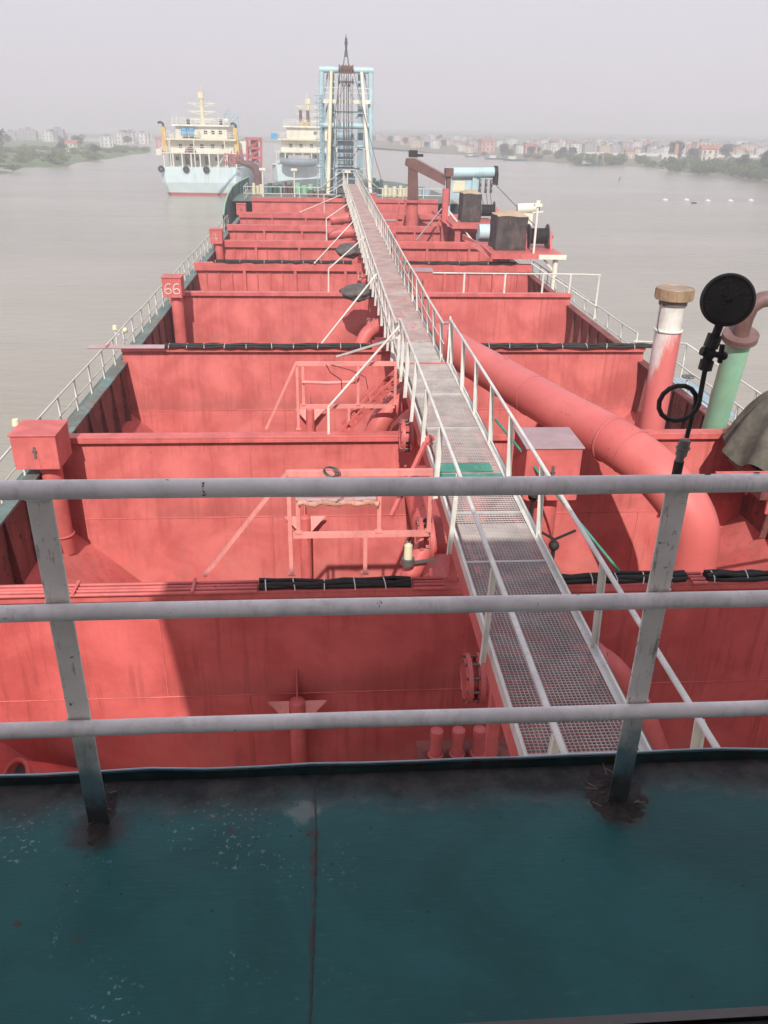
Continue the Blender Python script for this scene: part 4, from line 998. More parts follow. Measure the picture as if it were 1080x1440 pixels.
solo(m, 'deck_valve', 'craneb', 'brown deck valve block standing by the left handrail behind the nearest box', 'valve')
# hose along port deck
m = MB(); m.tube([(-6.3 + .12 * math.sin(y * .7), y, 2.58) for y in range(8, 60, 2)], .06, 8); solo(m, 'deck_hose', 'craneb', 'brown hose lying along the port side deck', 'hose')
m = MB(); m.tube([(9.9 + .1 * math.sin(y * .6), y, 2.58) for y in range(10, 62, 2)], .07, 8); solo(m, 'deck_hose', 'craneb', 'brown hose lying along the starboard side deck', 'hose')

# ---- transverse white rail on the fourth bulkhead, right
t = thing('transverse_handrail', 'white rail running across to the right side on the fourth bulkhead', 'handrail', (7, 31, ZT))
m = MB(); m.tube([(4.0, 31, 4.92), (9.75, 31, 4.9), (10.4, 31, 4.88)], .028, 8); m.build('top_rail', 'white', t)
for x in (5.2, 6.75, 8.2, 9.25, 10.35):
    m = MB(); m.bar((x, 31, ZT if x < 9.5 else 3.2), (x, 31, 4.9), .07, .04, (0, 1, 0)); m.build('post', 'white', t)
m = MB(); m.tube([(8.3, 33.5, 4.9), (10.4, 30.9, 3.7)], .026, 8); m.build('sloping_rail', 'white', t)

# ================================================================== WINCHES, CRANE, BLUE GANTRY (starboard, far)
def winch(x, Y, z, s, label, mlabel):
    """platform + drum + covered motor"""
    t = thing('rope_winch', label, 'winch', (x, Y, z))
    m = MB(); m.cyl((x + .0 * s, Y, z + .62 * s), (x + 1.0 * s, Y, z + .62 * s), .38 * s, n=24)
    for k in range(14): m.ring((x + (.06 + k * .068) * s, Y, z + .62 * s), (1, 0, 0), .385 * s, .03 * s, 24, 5)
    m.build('drum', 'black', t)
    for xx in (-.03, 1.0):
        m = MB(); m.cyl((x + xx * s, Y, z + .62 * s), (x + (xx + .05) * s, Y, z + .62 * s), .62 * s, n=26); m.build('drum_flange', 'steel', t)
    m = MB(); m.prism([(x + 1.12 * s, Y - .5 * s, z), (x + 1.12 * s, Y + .5 * s, z), (x + 1.12 * s, Y + .15 * s, z + .85 * s), (x + 1.12 * s, Y - .15 * s, z + .85 * s)], (.12 * s, 0, 0))
    m.prism([(x - .25 * s, Y - .5 * s, z), (x - .25 * s, Y + .5 * s, z), (x - .25 * s, Y + .15 * s, z + .85 * s), (x - .25 * s, Y - .15 * s, z + .85 * s)], (.12 * s, 0, 0))
    m.cyl((x + 1.1 * s, Y, z + .62 * s), (x + 1.35 * s, Y, z + .62 * s), .12 * s, n=12)
    m.build('bearing_stand', 'redsm', t)
    return t
def cover(x, Y, z, w, d, h, label):
    t = thing('winch_cover', label, 'canvas cover', (x, Y, z))
    m = MB(); n = 14; vs = []; fs = []
    # draped skirt with folds
    loop = []
    for k in range(n): loop.append((-w / 2 + w * k / n, -d / 2))
    for k in range(n): loop.append((w / 2, -d / 2 + d * k / n))
    for k in range(n): loop.append((w / 2 - w * k / n, d / 2))
    for k in range(n): loop.append((-w / 2, d / 2 - d * k / n))
    L = len(loop); rows = 7
    for j in range(rows + 1):
        f = j / rows
        for i, (px, py) in enumerate(loop):
            o = (1 - f) * .06 * math.sin(i * 1.25 + 2 * math.sin(i * .7)) + .03 * math.sin(i * .5 + j); q = 1 + o * .8 - f * .04
            vs.append((x + px * q, Y + py * q, z + h * f + (0 if 0 < f < 1 else (.04 * math.sin(i * .9) if f == 0 else 0))))
    m.add(vs, [(j * L + i, j * L + (i + 1) % L, (j + 1) * L + (i + 1) % L, (j + 1) * L + i) for j in range(rows) for i in range(L)], True)
    m.build('skirt', 'tarpred', t)
    m = MB(); g = 6; vs = []
    for j in range(g + 1):
        for i in range(g + 1):
            u, v = i / g, j / g; vs.append((x + (u - .5) * w * .96, Y + (v - .5) * d * .96, z + h * 1.0 + .004 + .16 * (math.sin(math.pi * u) * math.sin(math.pi * v)) ** .5 + .03 * math.sin(5 * u + 7 * v)))
    m.add(vs, [(j * (g + 1) + i, j * (g + 1) + i + 1, (j + 1) * (g + 1) + i + 1, (j + 1) * (g + 1) + i) for j in range(g) for i in range(g)], True)
    m.build('top', 'tarptan', t)
PZ = 4.72
t = thing('winch_platform', 'red platform on a cream leg carrying the nearer covered winch', 'platform', (9.4, 38.5, 2.5))
m = MB(); m.box(7.45, 10.6, 37.1, 40.2, PZ - .22, PZ); m.build('deck_plate', 'redsm', t)
m = MB(); m.prism([(7.36, 37.1, PZ - .23), (7.36, 40.2, PZ - .23), (6.9, 42.5, PZ - .1), (6.9, 42.5, PZ + .14), (7.36, 40.2, PZ + .01), (7.36, 37.1, PZ + .01)], (.08, 0, 0)); m.build('side_web', 'redsm', t)
m = MB(); m.cyl((10.35, 37.3, 2.5), (10.35, 37.3, PZ - .221), .12, n=16); m.bar((10.35, 37.3, 3.9), (9.8, 37.3, PZ - .23), .08, .08); m.build('leg', 'cream', t)
m = MB(); m.box(9.5, 10.75, 36.99, 37.098, PZ - .21, PZ - .02); m.build('edge_beam', 'cream', t)
m = MB(); m.box(7.6, 7.9, 37.6, 37.9, ZT, PZ - .221); m.build('leg', 'redsm', t)
cover(8.45, 38.95, PZ, 1.42, 1.7, 1.45, 'big canvas cover, black sides and tan top, on the nearer winch platform')
winch(9.42, 39.0, PZ, .86, 'nearer rope winch with a black drum on the starboard platform', '')
t = thing('winch_platform', 'red platform carrying the farther covered winch beside the brown crane', 'platform', (8.6, 49.5, 2.5))
m = MB(); m.box(7.2, 9.75, 47.3, 50.9, 4.55, 4.75); m.build('deck_plate', 'redsm', t)
m = MB(); m.box(7.3, 7.6, 47.5, 47.8, ZT - 1.3, 4.549); m.box(9.35, 9.65, 47.5, 47.8, ZT - 1.3, 4.549); m.prism([(7.1, 47.3, 4.54), (7.1, 50.9, 4.54), (6.6, 52.8, 4.75), (6.6, 52.8, 4.95), (7.1, 50.9, 4.74), (7.1, 47.3, 4.74)], (.1, 0, 0)); m.build('support', 'redsm', t)
cover(8.35, 49.3, 4.75, 1.08, 1.5, 1.5, 'narrow canvas cover, dark sides and tan top, left of the farther winch')
winch(9.12, 50.2, 4.75, .8, 'farther rope winch with a short black drum below the blue beam', '')
# light mast next to the near winch
t = thing('lamp_post', 'thin cream post with floodlight heads beside the nearer winch', 'lamp post', (9.3, 37.25, 4.72))
m = MB(); m.cyl((9.3, 37.25, 4.73), (9.3, 37.25, 6.7), .05, n=10); m.build('post', 'cream', t)
m = MB(); m.box(9.15, 9.47, 37.15, 37.35, 6.7, 6.82); m.cyl((9.3, 37.25, 6.82), (9.3, 37.25, 6.95), .1, n=12); m.bar((9.1, 37.25, 6.45), (9.55, 37.25, 6.5), .05, .05); m.build('lamp_head', 'cream', t)
# blue fan / motor housings
t = thing('blue_motor', 'pale blue cylindrical motor housing behind the nearer winch cover', 'motor', (10.2, 43.5, 3.6))
m = MB(); m.cyl((9.8, 43.5, 6.0), (10.75, 43.5, 6.05), .24, n=22); m.box(9.9, 10.6, 43.3, 43.7, 5.2, 5.8); m.build('body', 'cream', t)
m = MB(); m.cyl((10.76, 43.5, 6.05), (10.9, 43.5, 6.05), .28, n=22); m.build('end_cap', 'black', t)
t = thing('blue_cabinet', 'pale blue cabinet and drum tank below the farther winch', 'cabinet', (8.9, 45.0, 2.6))
m = MB(); m.box(8.3, 9.5, 45.4, 46.4, 2.6, 4.4); m.build('casing', 'blue', t)
m = MB(); m.cyl((8.2, 45.2, 4.65), (9.6, 45.2, 4.65), .4, n=20); m.build('tank', 'blue', t)
# brown knuckle crane
t = thing('deck_crane', 'brown rusty deck crane with a bent arm resting on a red post', 'crane', (5.45, 53, 3.9))
m = MB(); m.cyl((5.4, 53, 3.2), (5.4, 53, 5.4), .42, .34, 18); m.cyl((5.4, 53, 5.4), (5.4, 53, 5.52), .52, n=20); m.build('pedestal', 'redsm', t)
m = MB(); m.prism([(5.1, 52.8, 5.53), (5.75, 52.8, 5.53), (5.62, 52.8, 7.7), (5.1, 52.8, 7.7)], (0, .42, 0)); m.build('column', 'craneb', t)
m = MB(); m.prism([(4.9, 52.75, 7.45), (7.35, 52.75, 6.35), (7.35, 52.75, 6.95), (5.5, 52.75, 7.85), (4.95, 52.75, 7.85)], (0, .5, 0)); m.build('arm', 'craneb', t)
m = MB(); m.prism([(5.55, 52.73, 7.86), (7.35, 52.73, 6.98), (7.35, 52.73, 7.02), (5.55, 52.73, 7.90)], (0, .54, 0)); m.build('arm_top', 'boxgrey', t)
m = MB(); m.box(5.1, 5.6, 52.7, 53.2, 7.92, 8.3); m.box(5.55, 5.95, 52.8, 53.1, 7.95, 8.1); m.build('motor', 'black', t)
m = MB(); m.bar((7.55, 52.9, 7.3), (7.55, 52.9, 5.2), .26, .3); m.box(7.3, 7.8, 52.6, 53.2, 6.9, 7.35); m.cyl((7.55, 52.9, 5.2), (7.55, 52.9, 4.6), .07, n=8); m.build('tip_arm', 'craneb', t)
m = MB()
for xx in (4.55, 4.95): m.bar((xx - .25, 52.2, 3.6), (xx, 52.5, 5.4), .06, .1)
for k in range(6): f = k / 6 + .06; m.bar((4.55 - .25 * (1 - f), 52.2 + .3 * f, 3.6 + 1.8 * f), (4.95 - .25 * (1 - f), 52.2 + .3 * f, 3.6 + 1.8 * f), .05, .05)
m.build('ladder', 'redsm', t)
t = thing('crane_rest', 'tall red post propped by two pale stays that holds the crane arm', 'post', (7.05, 50.2, 3.2))
m = MB(); m.box(6.88, 7.22, 50.1, 50.4, 3.0, 6.4); m.build('post', 'redsm', t)
for p, q in (((6.85, 50.2, 5.3), (5.35, 49.6, 3.6)), ((7.25, 50.2, 5.2), (8.4, 46.0, 3.7))):
    m = MB(); m.tube([p, q], .05, 8); m.build('stay', 'boxgrey' if q[0] < 6 else 'cream', t)
# blue gantry with sheaves
t = thing('blue_gantry', 'pale blue gantry beam with a big drum, panel box and hanging sheaves', 'gantry', (9.7, 58, 2.6))
m = MB(); m.cyl((8.0, 58, 6.78), (11.4, 58, 6.85), .33, n=24); m.build('beam', 'blue', t)
m = MB(); m.cyl((11.3, 58, 6.85), (11.52, 58, 6.85), .42, n=24); m.box(11.3, 11.55, 57.6, 58.3, 6.1, 6.84); m.build('end_cap', 'black', t)
m = MB(); m.box(8.05, 10.4, 58.05, 58.5, 5.2, 6.5); m.build('panel_box', 'blue', t)
m = MB(); m.box(8.6, 9.4, 58.0, 58.04, 5.6, 6.3); m.box(8.68, 9.32, 57.97, 57.999, 5.68, 6.22); m.build('panel_door', 'yellow', t)
m = MB()
for xx in (8.3, 10.0): m.box(xx - .14, xx + .14, 57.75, 58.03, 2.5, 6.5)
m.prism([(10.15, 57.8, 6.4), (10.9, 57.8, 6.5), (10.15, 57.8, 5.6)], (0, .2, 0)); m.build('leg', 'blue', t)
m = MB()
for k, xx in enumerate((10.35, 10.75, 11.1)):
    for zz in (6.2, 5.85): m.cyl((xx - .05, 57.6, zz), (xx + .05, 57.6, zz), .2, n=16)
    m.box(xx - .07, xx + .07, 57.5, 57.7, 5.6, 6.45)
m.build('sheaves', 'steel', t)
m = MB()
for p, q in (((10.35, 57.6, 5.8), (9.3, 50.3, 5.6)), ((10.75, 57.6, 5.8), (9.55, 50.3, 5.6)), ((11.05, 57.6, 5.8), (9.9, 50.4, 5.0)), ((11.3, 57.6, 6.2), (9.8, 39.0, 5.6))): m.tube([p, q], .025, 5)
m.build('wire_ropes', 'steel', t)

# ================================================================== A-FRAME TOWER AT THE BOW
TY = 76.0
t = thing('bow_gantry', 'tall pale blue A-frame tower with ropes and a ladder at the bow', 'tower', (2.0, TY, 3.9))
z0, z1 = 3.9, 13.7
m = MB(); m.cyl((-.25, TY + 1.2, 13.45), (4.25, TY + 1.2, 13.45), .24, n=20); m.build('top_beam', 'blue', t)
for x, xt in ((-.1, .1), (4.1, 3.9)):
    m = MB(); m.cyl((x, TY + 1.2, z0), (x * .98 + .02, TY + 1.2, 13.3), .2, .23, 16); m.build('back_leg', 'blue', t)
for x, xt, mt in ((.35, .75, 'yellow'), (4.0, 3.25, 'cream')):
    m = MB(); m.cyl((x, TY - 1.2, z0), (xt, TY + .95, 13.3), .17, .14, 14); m.build('front_leg', mt, t)
m = MB(); m.box(.55, 1.0, TY + 1.8, TY + 2.3, z0, 13.2); m.box(3.0, 3.45, TY + 1.8, TY + 2.3, z0, 13.2); m.build('inner_column', 'bluedk', t)
m = MB(); m.box(.0, 4.0, TY + .7, TY + 1.0, 10.95, 11.25); m.build('middle_beam', 'cream', t)
m = MB(); m.cyl((-.2, TY + .8, 9.25), (3.9, TY + .8, 9.25), .23, n=18); m.build('lower_beam', 'blue', t)
m = MB()
for x in (.1, 3.9):
    for (za, zb) in ((4.5, 9.0), (9.5, 11), (11.4, 13.2)): m.bar((x, TY + 1.15, za), (x + (.35 if x < 2 else -.35), TY + 1.9, zb), .1, .1)
m.build('bracing', 'bluedk', t)
m = MB()                                             # caged ladder, port leg
for dx in (-.28, .12): m.bar((-.28 + dx, TY + .7, z0), (-.2 + dx, TY + .7, 11.9), .06, .06)
zz = 4.1
while zz < 11.8: m.bar((-.56, TY + .7, zz), (-.12, TY + .7, zz), .035, .035); zz += .3
zz = 6
while zz < 11.8: m.ring((-.34, TY + .35, zz), (0, 0, 1), .36, .02, 12, 4); zz += .55
m.build('caged_ladder', 'bluedk', t)
m = MB(); m.box(1.5, 2.5, TY + .6, TY + 1.5, 13.2, 13.75)
for k in range(5):
    m.cyl((1.35 + k * .28, TY + .75, 13.55), (1.45 + k * .28, TY + .75, 13.55), .28, n=14); m.cyl((1.35 + k * .28, TY + .6, 12.6 - .2 * (k % 2)), (1.45 + k * .28, TY + .6, 12.6 - .2 * (k % 2)), .22, n=12)
m.build('sheaves', 'craneb', t)
m = MB()
for xa, xb, zb in ((1.4, .9, 5.0), (1.6, 1.4, 9.2), (1.8, 1.75, 5.2), (2.0, 1.95, 5.0), (2.15, 2.2, 5.0), (2.35, 2.4, 4.9), (1.5, .2, 4.2)): m.tube([(xa, TY + .6, 13.4), (xb, TY - .2, zb)], .03, 5)
m.tube([(2.6, TY + .6, 13.3), (4.3, TY - 1, 7.0), (5.3, TY - 2, 3.9)], .03, 5); m.build('wire_ropes', 'steel', t)
m = MB(); m.bar((1.75, TY + 1.0, 13.75), (1.98, TY + 1.0, 15.3), .09, .09); m.bar((2.2, TY + 1.0, 13.75), (1.98, TY + 1.0, 15.3), .09, .09); m.box(1.9, 2.06, TY + .92, TY + 1.08, 14.4, 15.2)
m.box(1.88, 2.08, TY + .95, TY + 1.05, 15.1, 15.75); m.cyl((1.98, TY + 1, 15.75), (1.98, TY + 1, 16.0), .04, n=6); m.box(1.84, 2.12, TY + .9, TY + 1.1, 15.35, 15.47); m.build('antenna', 'slate', t)
m = MB()
for z_ in (7.6, 10.2, 12.5): m.box(.5, 3.5, TY + 1.5, TY + 1.7, z_, z_ + .18)
for (p, q) in (((.78, 4.4), (3.2, 7.6)), ((3.2, 4.4), (.78, 7.6)), ((.78, 7.7), (3.2, 10.2)), ((3.2, 7.7), (.78, 10.2)), ((.78, 10.3), (2.0, 12.5)), ((3.2, 10.3), (2.0, 12.5))): m.bar((p[0], TY + 2.0, p[1]), (q[0], TY + 2.0, q[1]), .07, .07)
m.build('cross_bracing', 'blue', t)
m = MB(); m.box(1.0, 3.0, TY - .2, TY + .5, 4.0, 5.3); m.box(1.2, 1.9, TY - .3, TY - .21, 4.5, 5.2); m.box(.9, 3.1, TY - .4, TY + .6, 5.9, 6.0); m.build('machinery', 'slate', t)
m = MB()
for k in range(4): m.tube([(1.3 + k * .4, TY + .3, 13.0), (1.35 + k * .38, TY + .1, 6.0)], .02, 5)
m.build('hoist_ropes', 'steel', t)
# stair and machinery inside the tower
m = MB()
for k in range(9):
    zz = 4.6 + k * .5; m.box(1.05, 2.75, TY - .4 + k * .12, TY - .1 + k * .12, zz, zz + .08)
for xx in (1.05, 2.75): m.bar((xx, TY - .4, 4.3), (xx, TY + .8, 9.0), .08, .16)
m.build('stair', 'bluedk', t)
m = MB(); m.box(1.2, 2.6, TY + .9, TY + 1.4, 4.0, 8.6); m.build('hoist_block', 'bluedk', t)
m = MB(); m.cyl((1.1, TY + .7, 8.5), (2.4, TY + .7, 8.5), .42, n=18); m.build('hoist_drum', 'bluedk', t)
m = MB(); m.tube([(.1, TY + .6, 12.1), (3.9, TY + .6, 12.1)], .03, 5); m.tube([(.1, TY + .6, 11.7), (3.9, TY + .6, 11.7)], .03, 5)
m.tube([(.1, TY + .5, 5.9), (3.9, TY + .5, 5.9)], .03, 5); m.tube([(3.0, TY - .6, 7.6), (3.95, TY - .5, 7.4)], .03, 5); m.build('guard_bars', 'cream', t)

# bow railings and deck gear
def bow_rail(pts, label, z, h=1.0, sp=1.5):
    t = thing('bow_railing', label, 'railing', pts[0] + (z,))
    for f, nm in ((1, 'top_rail'), (.5, 'middle_rail')):
        m = MB(); m.tube([(x, y, z + h * f) for x, y in pts], .035, 6); m.build(nm, 'white', t)
    for (xa, ya), (xb, yb) in zip(pts[:-1], pts[1:]):
        L = math.hypot(xb - xa, yb - ya); n = max(1, round(L / sp))
        for k in range(n + 1):
            f = k / n; m = MB(); m.bar((xa + (xb - xa) * f, ya + (yb - ya) * f, z), (xa + (xb - xa) * f, ya + (yb - ya) * f, z + h), .06, .05, (0, 1, 0)); m.build('post', 'white', t)
bow_rail([(-6.3, 73.0), (-6.3, 69.4), (1.0, 69.4)], 'white two-bar railing across the bow deck left of the walkway end', 3.9)
bow_rail([(3.0, 69.4), (9.6, 69.4)], 'white two-bar railing across the bow deck right of the walkway end', 3.9)
t = thing('walkway_gate_rail', 'white sloping rails flaring out at the bow end of the walkway', 'railing', (2, 67.6, 5.3))
m = MB(); m.tube([(1.49, 67.6, 6.2), (1.49, 67.9, 6.3), (2.5, 67.9, 6.3), (2.5, 67.6, 6.2)], .04, 6); m.tube([(1.49, 67.9, 6.25), (-.2, 69.3, 4.95)], .04, 6); m.tube([(2.5, 67.9, 6.25), (4.3, 69.3, 4.95)], .04, 6)
m.tube([(1.49, 67.9, 5.7), (.3, 68.9, 4.7)], .03, 6); m.tube([(2.5, 67.9, 5.7), (3.6, 68.9, 4.7)], .03, 6)
for x in (1.49, 1.85, 2.5): m.bar((x, 67.9, 5.2), (x, 67.9, 6.3), .05, .05)
m.build('rails', 'white', t)
for x, Y, lab in ((-4.95, 72, 'cream lamp post on the bow deck, leftmost of three'), (-2.4, 72, 'cream lamp post on the bow deck, middle of three'), (1.9, 70.5, 'cream lamp post on the bow deck in front of the tower stair')):
    t = thing('bow_lamp_post', lab, 'lamp post', (x, Y, 3.9))
    m = MB(); m.cyl((x, Y, 3.9), (x, Y, 5.95), .05, n=8); m.build('pole', 'cream', t)
    m = MB(); m.box(x - .25, x + .25, Y - .12, Y + .12, 5.951, 6.12); m.build('lamp_head', 'cream', t)
for x, Y, sx, h, mt, lab, nm in ((-5.6, 74.5, .5, .9, 'yellow', 'cream-yellow mooring fitting at the left of the bow deck', 'mooring_fitting'), (-4.2, 76, .7, .8, 'green', 'green machine casing on the bow deck behind the left lamp post', 'deck_machine'),
    (-3.0, 75, .35, 1.0, 'craneb', 'brown upright bitts on the bow deck left of the middle lamp post', 'mooring_bitts'), (-1.7, 76, .9, .85, 'mint', 'mint green machine casing on the bow deck right of the middle lamp post', 'deck_machine'),
    (-.6, 73, .8, .55, 'steel', 'dark steel hatch beside the tower foot on the bow deck', 'deck_hatch'), (5.6, 74, .6, .9, 'yellow', 'cream-yellow drums on the bow deck right of the tower', 'drums'), (6.8, 74, .5, .9, 'yellow', 'second group of cream-yellow drums farther right on the bow deck', 'drums'),
    (8.3, 75, .9, .8, 'bluedk', 'blue machine casing at the right of the bow deck', 'deck_machine'), (4.7, 76.5, .5, 1.3, 'green', 'green upright vent on the bow deck right of the tower', 'vent')):
    m = MB()
    for k in range(3): m.cyl((x + (k - 1) * sx * .62, Y + (k % 2) * .3, 3.9), (x + (k - 1) * sx * .62, Y + (k % 2) * .3, 3.9 + h * (1, .75, .9)[k]), sx * .28, n=12)
    m.box(x - sx, x + sx, Y + .3, Y + .8, 3.9, 3.9 + h * .6); solo(m, nm, mt, lab, nm.replace('_', ' '))

# ================================================================== THE RIVER (true level frame)
m = MB()
rs = [(-4000, -400), (4000, -400), (4000, 9000), (-4000, 9000)]
m.add([(x, y, 0) for x, y in rs], [(0, 1, 2, 3)]); struct(m, 'water', 'water', loc=(0, 0, 0))

# ---- banks: land as an extruded outline with a soft noisy slope to the water
def land(name, shore, far, mat, top=.9, seed=0):
    """shore: list of (x,y) along the waterline; far: same count of inland points"""
    m = MB(); n = len(shore); rows = 14; vs = []
    fine = []
    for (a, b), (c, d) in zip(zip(shore[:-1], shore[1:]), zip(far[:-1], far[1:])):
        for k in range(8):
            f = k / 8; fine.append(((a[0] + (b[0] - a[0]) * f, a[1] + (b[1] - a[1]) * f), (c[0] + (d[0] - c[0]) * f, c[1] + (d[1] - c[1]) * f)))
    fine.append((shore[-1], far[-1])); N = len(fine)
    for i, (s, f) in enumerate(fine):
        for j in range(rows + 1):
            q = (j / rows) ** 1.8
            x, y = s[0] + (f[0] - s[0]) * q, s[1] + (f[1] - s[1]) * q
            amp = 4 * (1 - q) ; x += amp * mnoise.noise(Vector((x * .05, y * .05, seed))); y += amp * 1.5 * mnoise.noise(Vector((x * .05, y * .05, seed + 5)))
            z = -.4 if j == 0 else top * min(1, j / 3) + .5 * mnoise.noise(Vector((x * .03, y * .03, seed + 9)))
            if x > 0: z += .010 * max(0, y - 540)
            vs.append((x, y, z))
    m.add(vs, [(i * (rows + 1) + j, (i + 1) * (rows + 1) + j, (i + 1) * (rows + 1) + j + 1, i * (rows + 1) + j + 1) for i in range(N - 1) for j in range(rows)], True)
    return struct(m, name, mat, loc=(0, 0, 0))
land('left_bank', [(-135, 268), (-98, 288), (-84, 268), (-76, 272), (-80, 310), (-83, 350), (-88, 450), (-92, 500), (-125, 660), (-220, 900)],
     [(-900, 240), (-900, 330), (-900, 400), (-900, 500), (-900, 650), (-900, 800), (-900, 950), (-900, 1150), (-900, 1400), (-900, 1700)], 'bank', 1.0, 1)
land('left_near_bank', [(-140, 205), (-92, 214), (-78, 222), (-77, 232), (-86, 246), (-112, 254)], [(-500, 205), (-500, 214), (-500, 222), (-500, 232), (-500, 244), (-500, 254)], 'bank', .7, 3)
land('right_bank', [(210, 190), (140, 222), (124, 243), (124, 262), (131, 285), (127, 308), (131, 328), (131, 372), (113, 368), (105, 424), (90, 453), (89, 560), (73, 625), (42, 750), (20, 1000), (-150, 1300)],
     [(1200, 100), (1200, 200), (1200, 300), (1200, 400), (1200, 500), (1200, 600), (1200, 700), (1200, 800), (1200, 900), (1200, 1000), (1200, 1150), (1200, 1300), (1200, 1500), (1200, 1800), (1200, 2100), (1200, 2500)], 'bankr', 1.2, 6)
land('far_shore', [(-2500, 1700), (-600, 1500), (-200, 1500), (200, 1500), (900, 1600), (2500, 1700)], [(-2500, 4000), (-600, 4000), (-200, 4000), (200, 4000), (900, 4000), (2500, 4000)], 'bank', 3, 8)

# ---- trees: tapered trunk, limbs, crown of leaf clumps
def leaf_mesh(m, c, rx, rz, n, s, rnd, clumps):
    cs = []
    for k in range(clumps):
        a = rnd.uniform(0, 6.28); q = rnd.uniform(.2, .85); h = rnd.uniform(-.7, .9)
        cs.append((Vector((math.cos(a) * q * rx * math.sqrt(max(.1, 1 - h * h * .8)), math.sin(a) * q * rx * math.sqrt(max(.1, 1 - h * h * .8)), h * rz)), rnd.uniform(.25, .45)))
    vs = []; fs = []
    for k in range(n):
        cc, cr = rnd.choice(cs); d = Vector((rnd.gauss(0, 1), rnd.gauss(0, 1), rnd.gauss(0, .8))).normalized() * rnd.uniform(.5, 1) ** .5
        p = Vector(c) + cc + Vector((d.x * cr * rx, d.y * cr * rx, d.z * cr * rz))
        u = Vector((rnd.gauss(0, 1), rnd.gauss(0, 1), rnd.gauss(0, 1))).normalized(); w = u.cross(Vector((rnd.gauss(0, 1), rnd.gauss(0, 1), rnd.gauss(0, 1)))).normalized()
        q = s * rnd.uniform(.6, 1.4); o = len(vs); vs += [p - u * q, p + w * q * .6, p + u * q, p - w * q * .6]; fs.append((o, o + 1, o + 2, o + 3))
    m.add(vs, fs)
def tree_proto(name, mat, h, rx, rz, n, s, seed, label, cat='tree', grp=None):
    rnd = random.Random(seed)
    t = thing(name, label, cat, (0, 0, 0), grp, ship=False)
    m = MB(); zc = h - rz
    if name != 'bush':
        m.tube([(0, 0, -.3), (.1, 0, h * .25), (-.1, .1, h * .5), (.05, 0, h * .8)], [h * .035, h * .028, h * .02, h * .008], 8)
        for k in range(7):
            a = k * 2.4; z = h * (.28 + .07 * k); m.tube([(0, 0, z), (math.cos(a) * rx * .35, math.sin(a) * rx * .35, z + h * .08), (math.cos(a) * rx * .7, math.sin(a) * rx * .7, z + h * .16)], [h * .014, h * .009, h * .004], 5)
    else:
        for k in range(5): a = k * 1.26; m.tube([(0, 0, -.2), (math.cos(a) * rx * .4, math.sin(a) * rx * .4, h * .5)], [.06, .03], 5)
    m.build('trunk' if name != 'bush' else 'stems', 'bark', t)
    m = MB(); leaf_mesh(m, (0, 0, max(zc, rz * .55)), rx, rz, n, s, rnd, 26); m.build('crown', mat, t)
    return t
GT_R = 'trees on the hazy right bank'; GT_L = 'trees on the hazy left bank'; GB = 'low bushes along the shore'; GBL = 'low bushes on the left bank'
P = {}
P['tree'] = [tree_proto('round_tree', 'leafd', 9, 4.6, 3.8, 2600, .34, 1, 'dark rounded tree on the hazy right bank', grp=GT_R),
             tree_proto('broad_tree', 'leafd', 7.5, 5.0, 3.0, 2400, .32, 2, 'broad dark tree on the hazy left bank', grp=GT_L)]
P['bush'] = [tree_proto('bush', 'leaf', 2.6, 2.8, 1.5, 1300, .2, 3, 'low green bush along the right shore', 'bush', GB),
             tree_proto('bush', 'leafp', 1.9, 3.2, 1.1, 1200, .2, 4, 'low green bush on the left bank', 'bush', GBL)]
used = set()
def plant(kind, i, x, y, sc, z=.8, label=None, own=False):
    if x > 0: z += .010 * max(0, y - 540)
    if y > 560: sc *= .68
    p = P[kind][i]; rz = random.uniform(0, 6.28)
    if p.name not in used and not own:
        used.add(p.name); p.location = (x, y, z); p.rotation_euler = (0, 0, rz); p.scale = (sc, sc, sc * random.uniform(.85, 1.15)); c = p
        if label: c['label'] = label
        return c
    c = copy_tree(p, (x, y, z), rz, (sc, sc, sc * random.uniform(.85, 1.15)), label)
    return c
def single(c, label):
    c['label'] = label
    if 'group' in c: del c['group']
rnd = random.Random(11)
# left bank
for k in range(80):
    f = rnd.random(); y = 285 + 330 * f ** 1.3; xs = -82 - .07 * max(0, y - 350)
    plant('bush', 1, xs - rnd.uniform(2, 70) * (1 + f), y, rnd.uniform(.7, 1.5), .6)
for k in range(12): plant('bush', 1, -80 - rnd.uniform(1, 45), 222 + rnd.uniform(0, 22), rnd.uniform(.7, 1.15), .4)
c = plant('tree', 1, -150, 415, 1.3, .8, own=True); single(c, 'largest dark tree on the left bank, between the two clumps of houses')
c = plant('tree', 1, -190, 470, 1.25, .8, own=True); single(c, 'dark tree beside the pink houses at the far left')
for x, y, s in ((-163, 425, 1.0), (-205, 500, 1.1), (-95, 380, .5), (-120, 420, .55), (-140, 520, .8), (-170, 600, .8), (-220, 640, 1.1), (-150, 700, 1.1), (-180, 760, 1.0), (-230, 800, 1.1), (-200, 900, 1.1), (-250, 950, 1.2), (-240, 1020, 1.2), (-160, 800, .9)):
    plant('tree', 1, x, y, s)
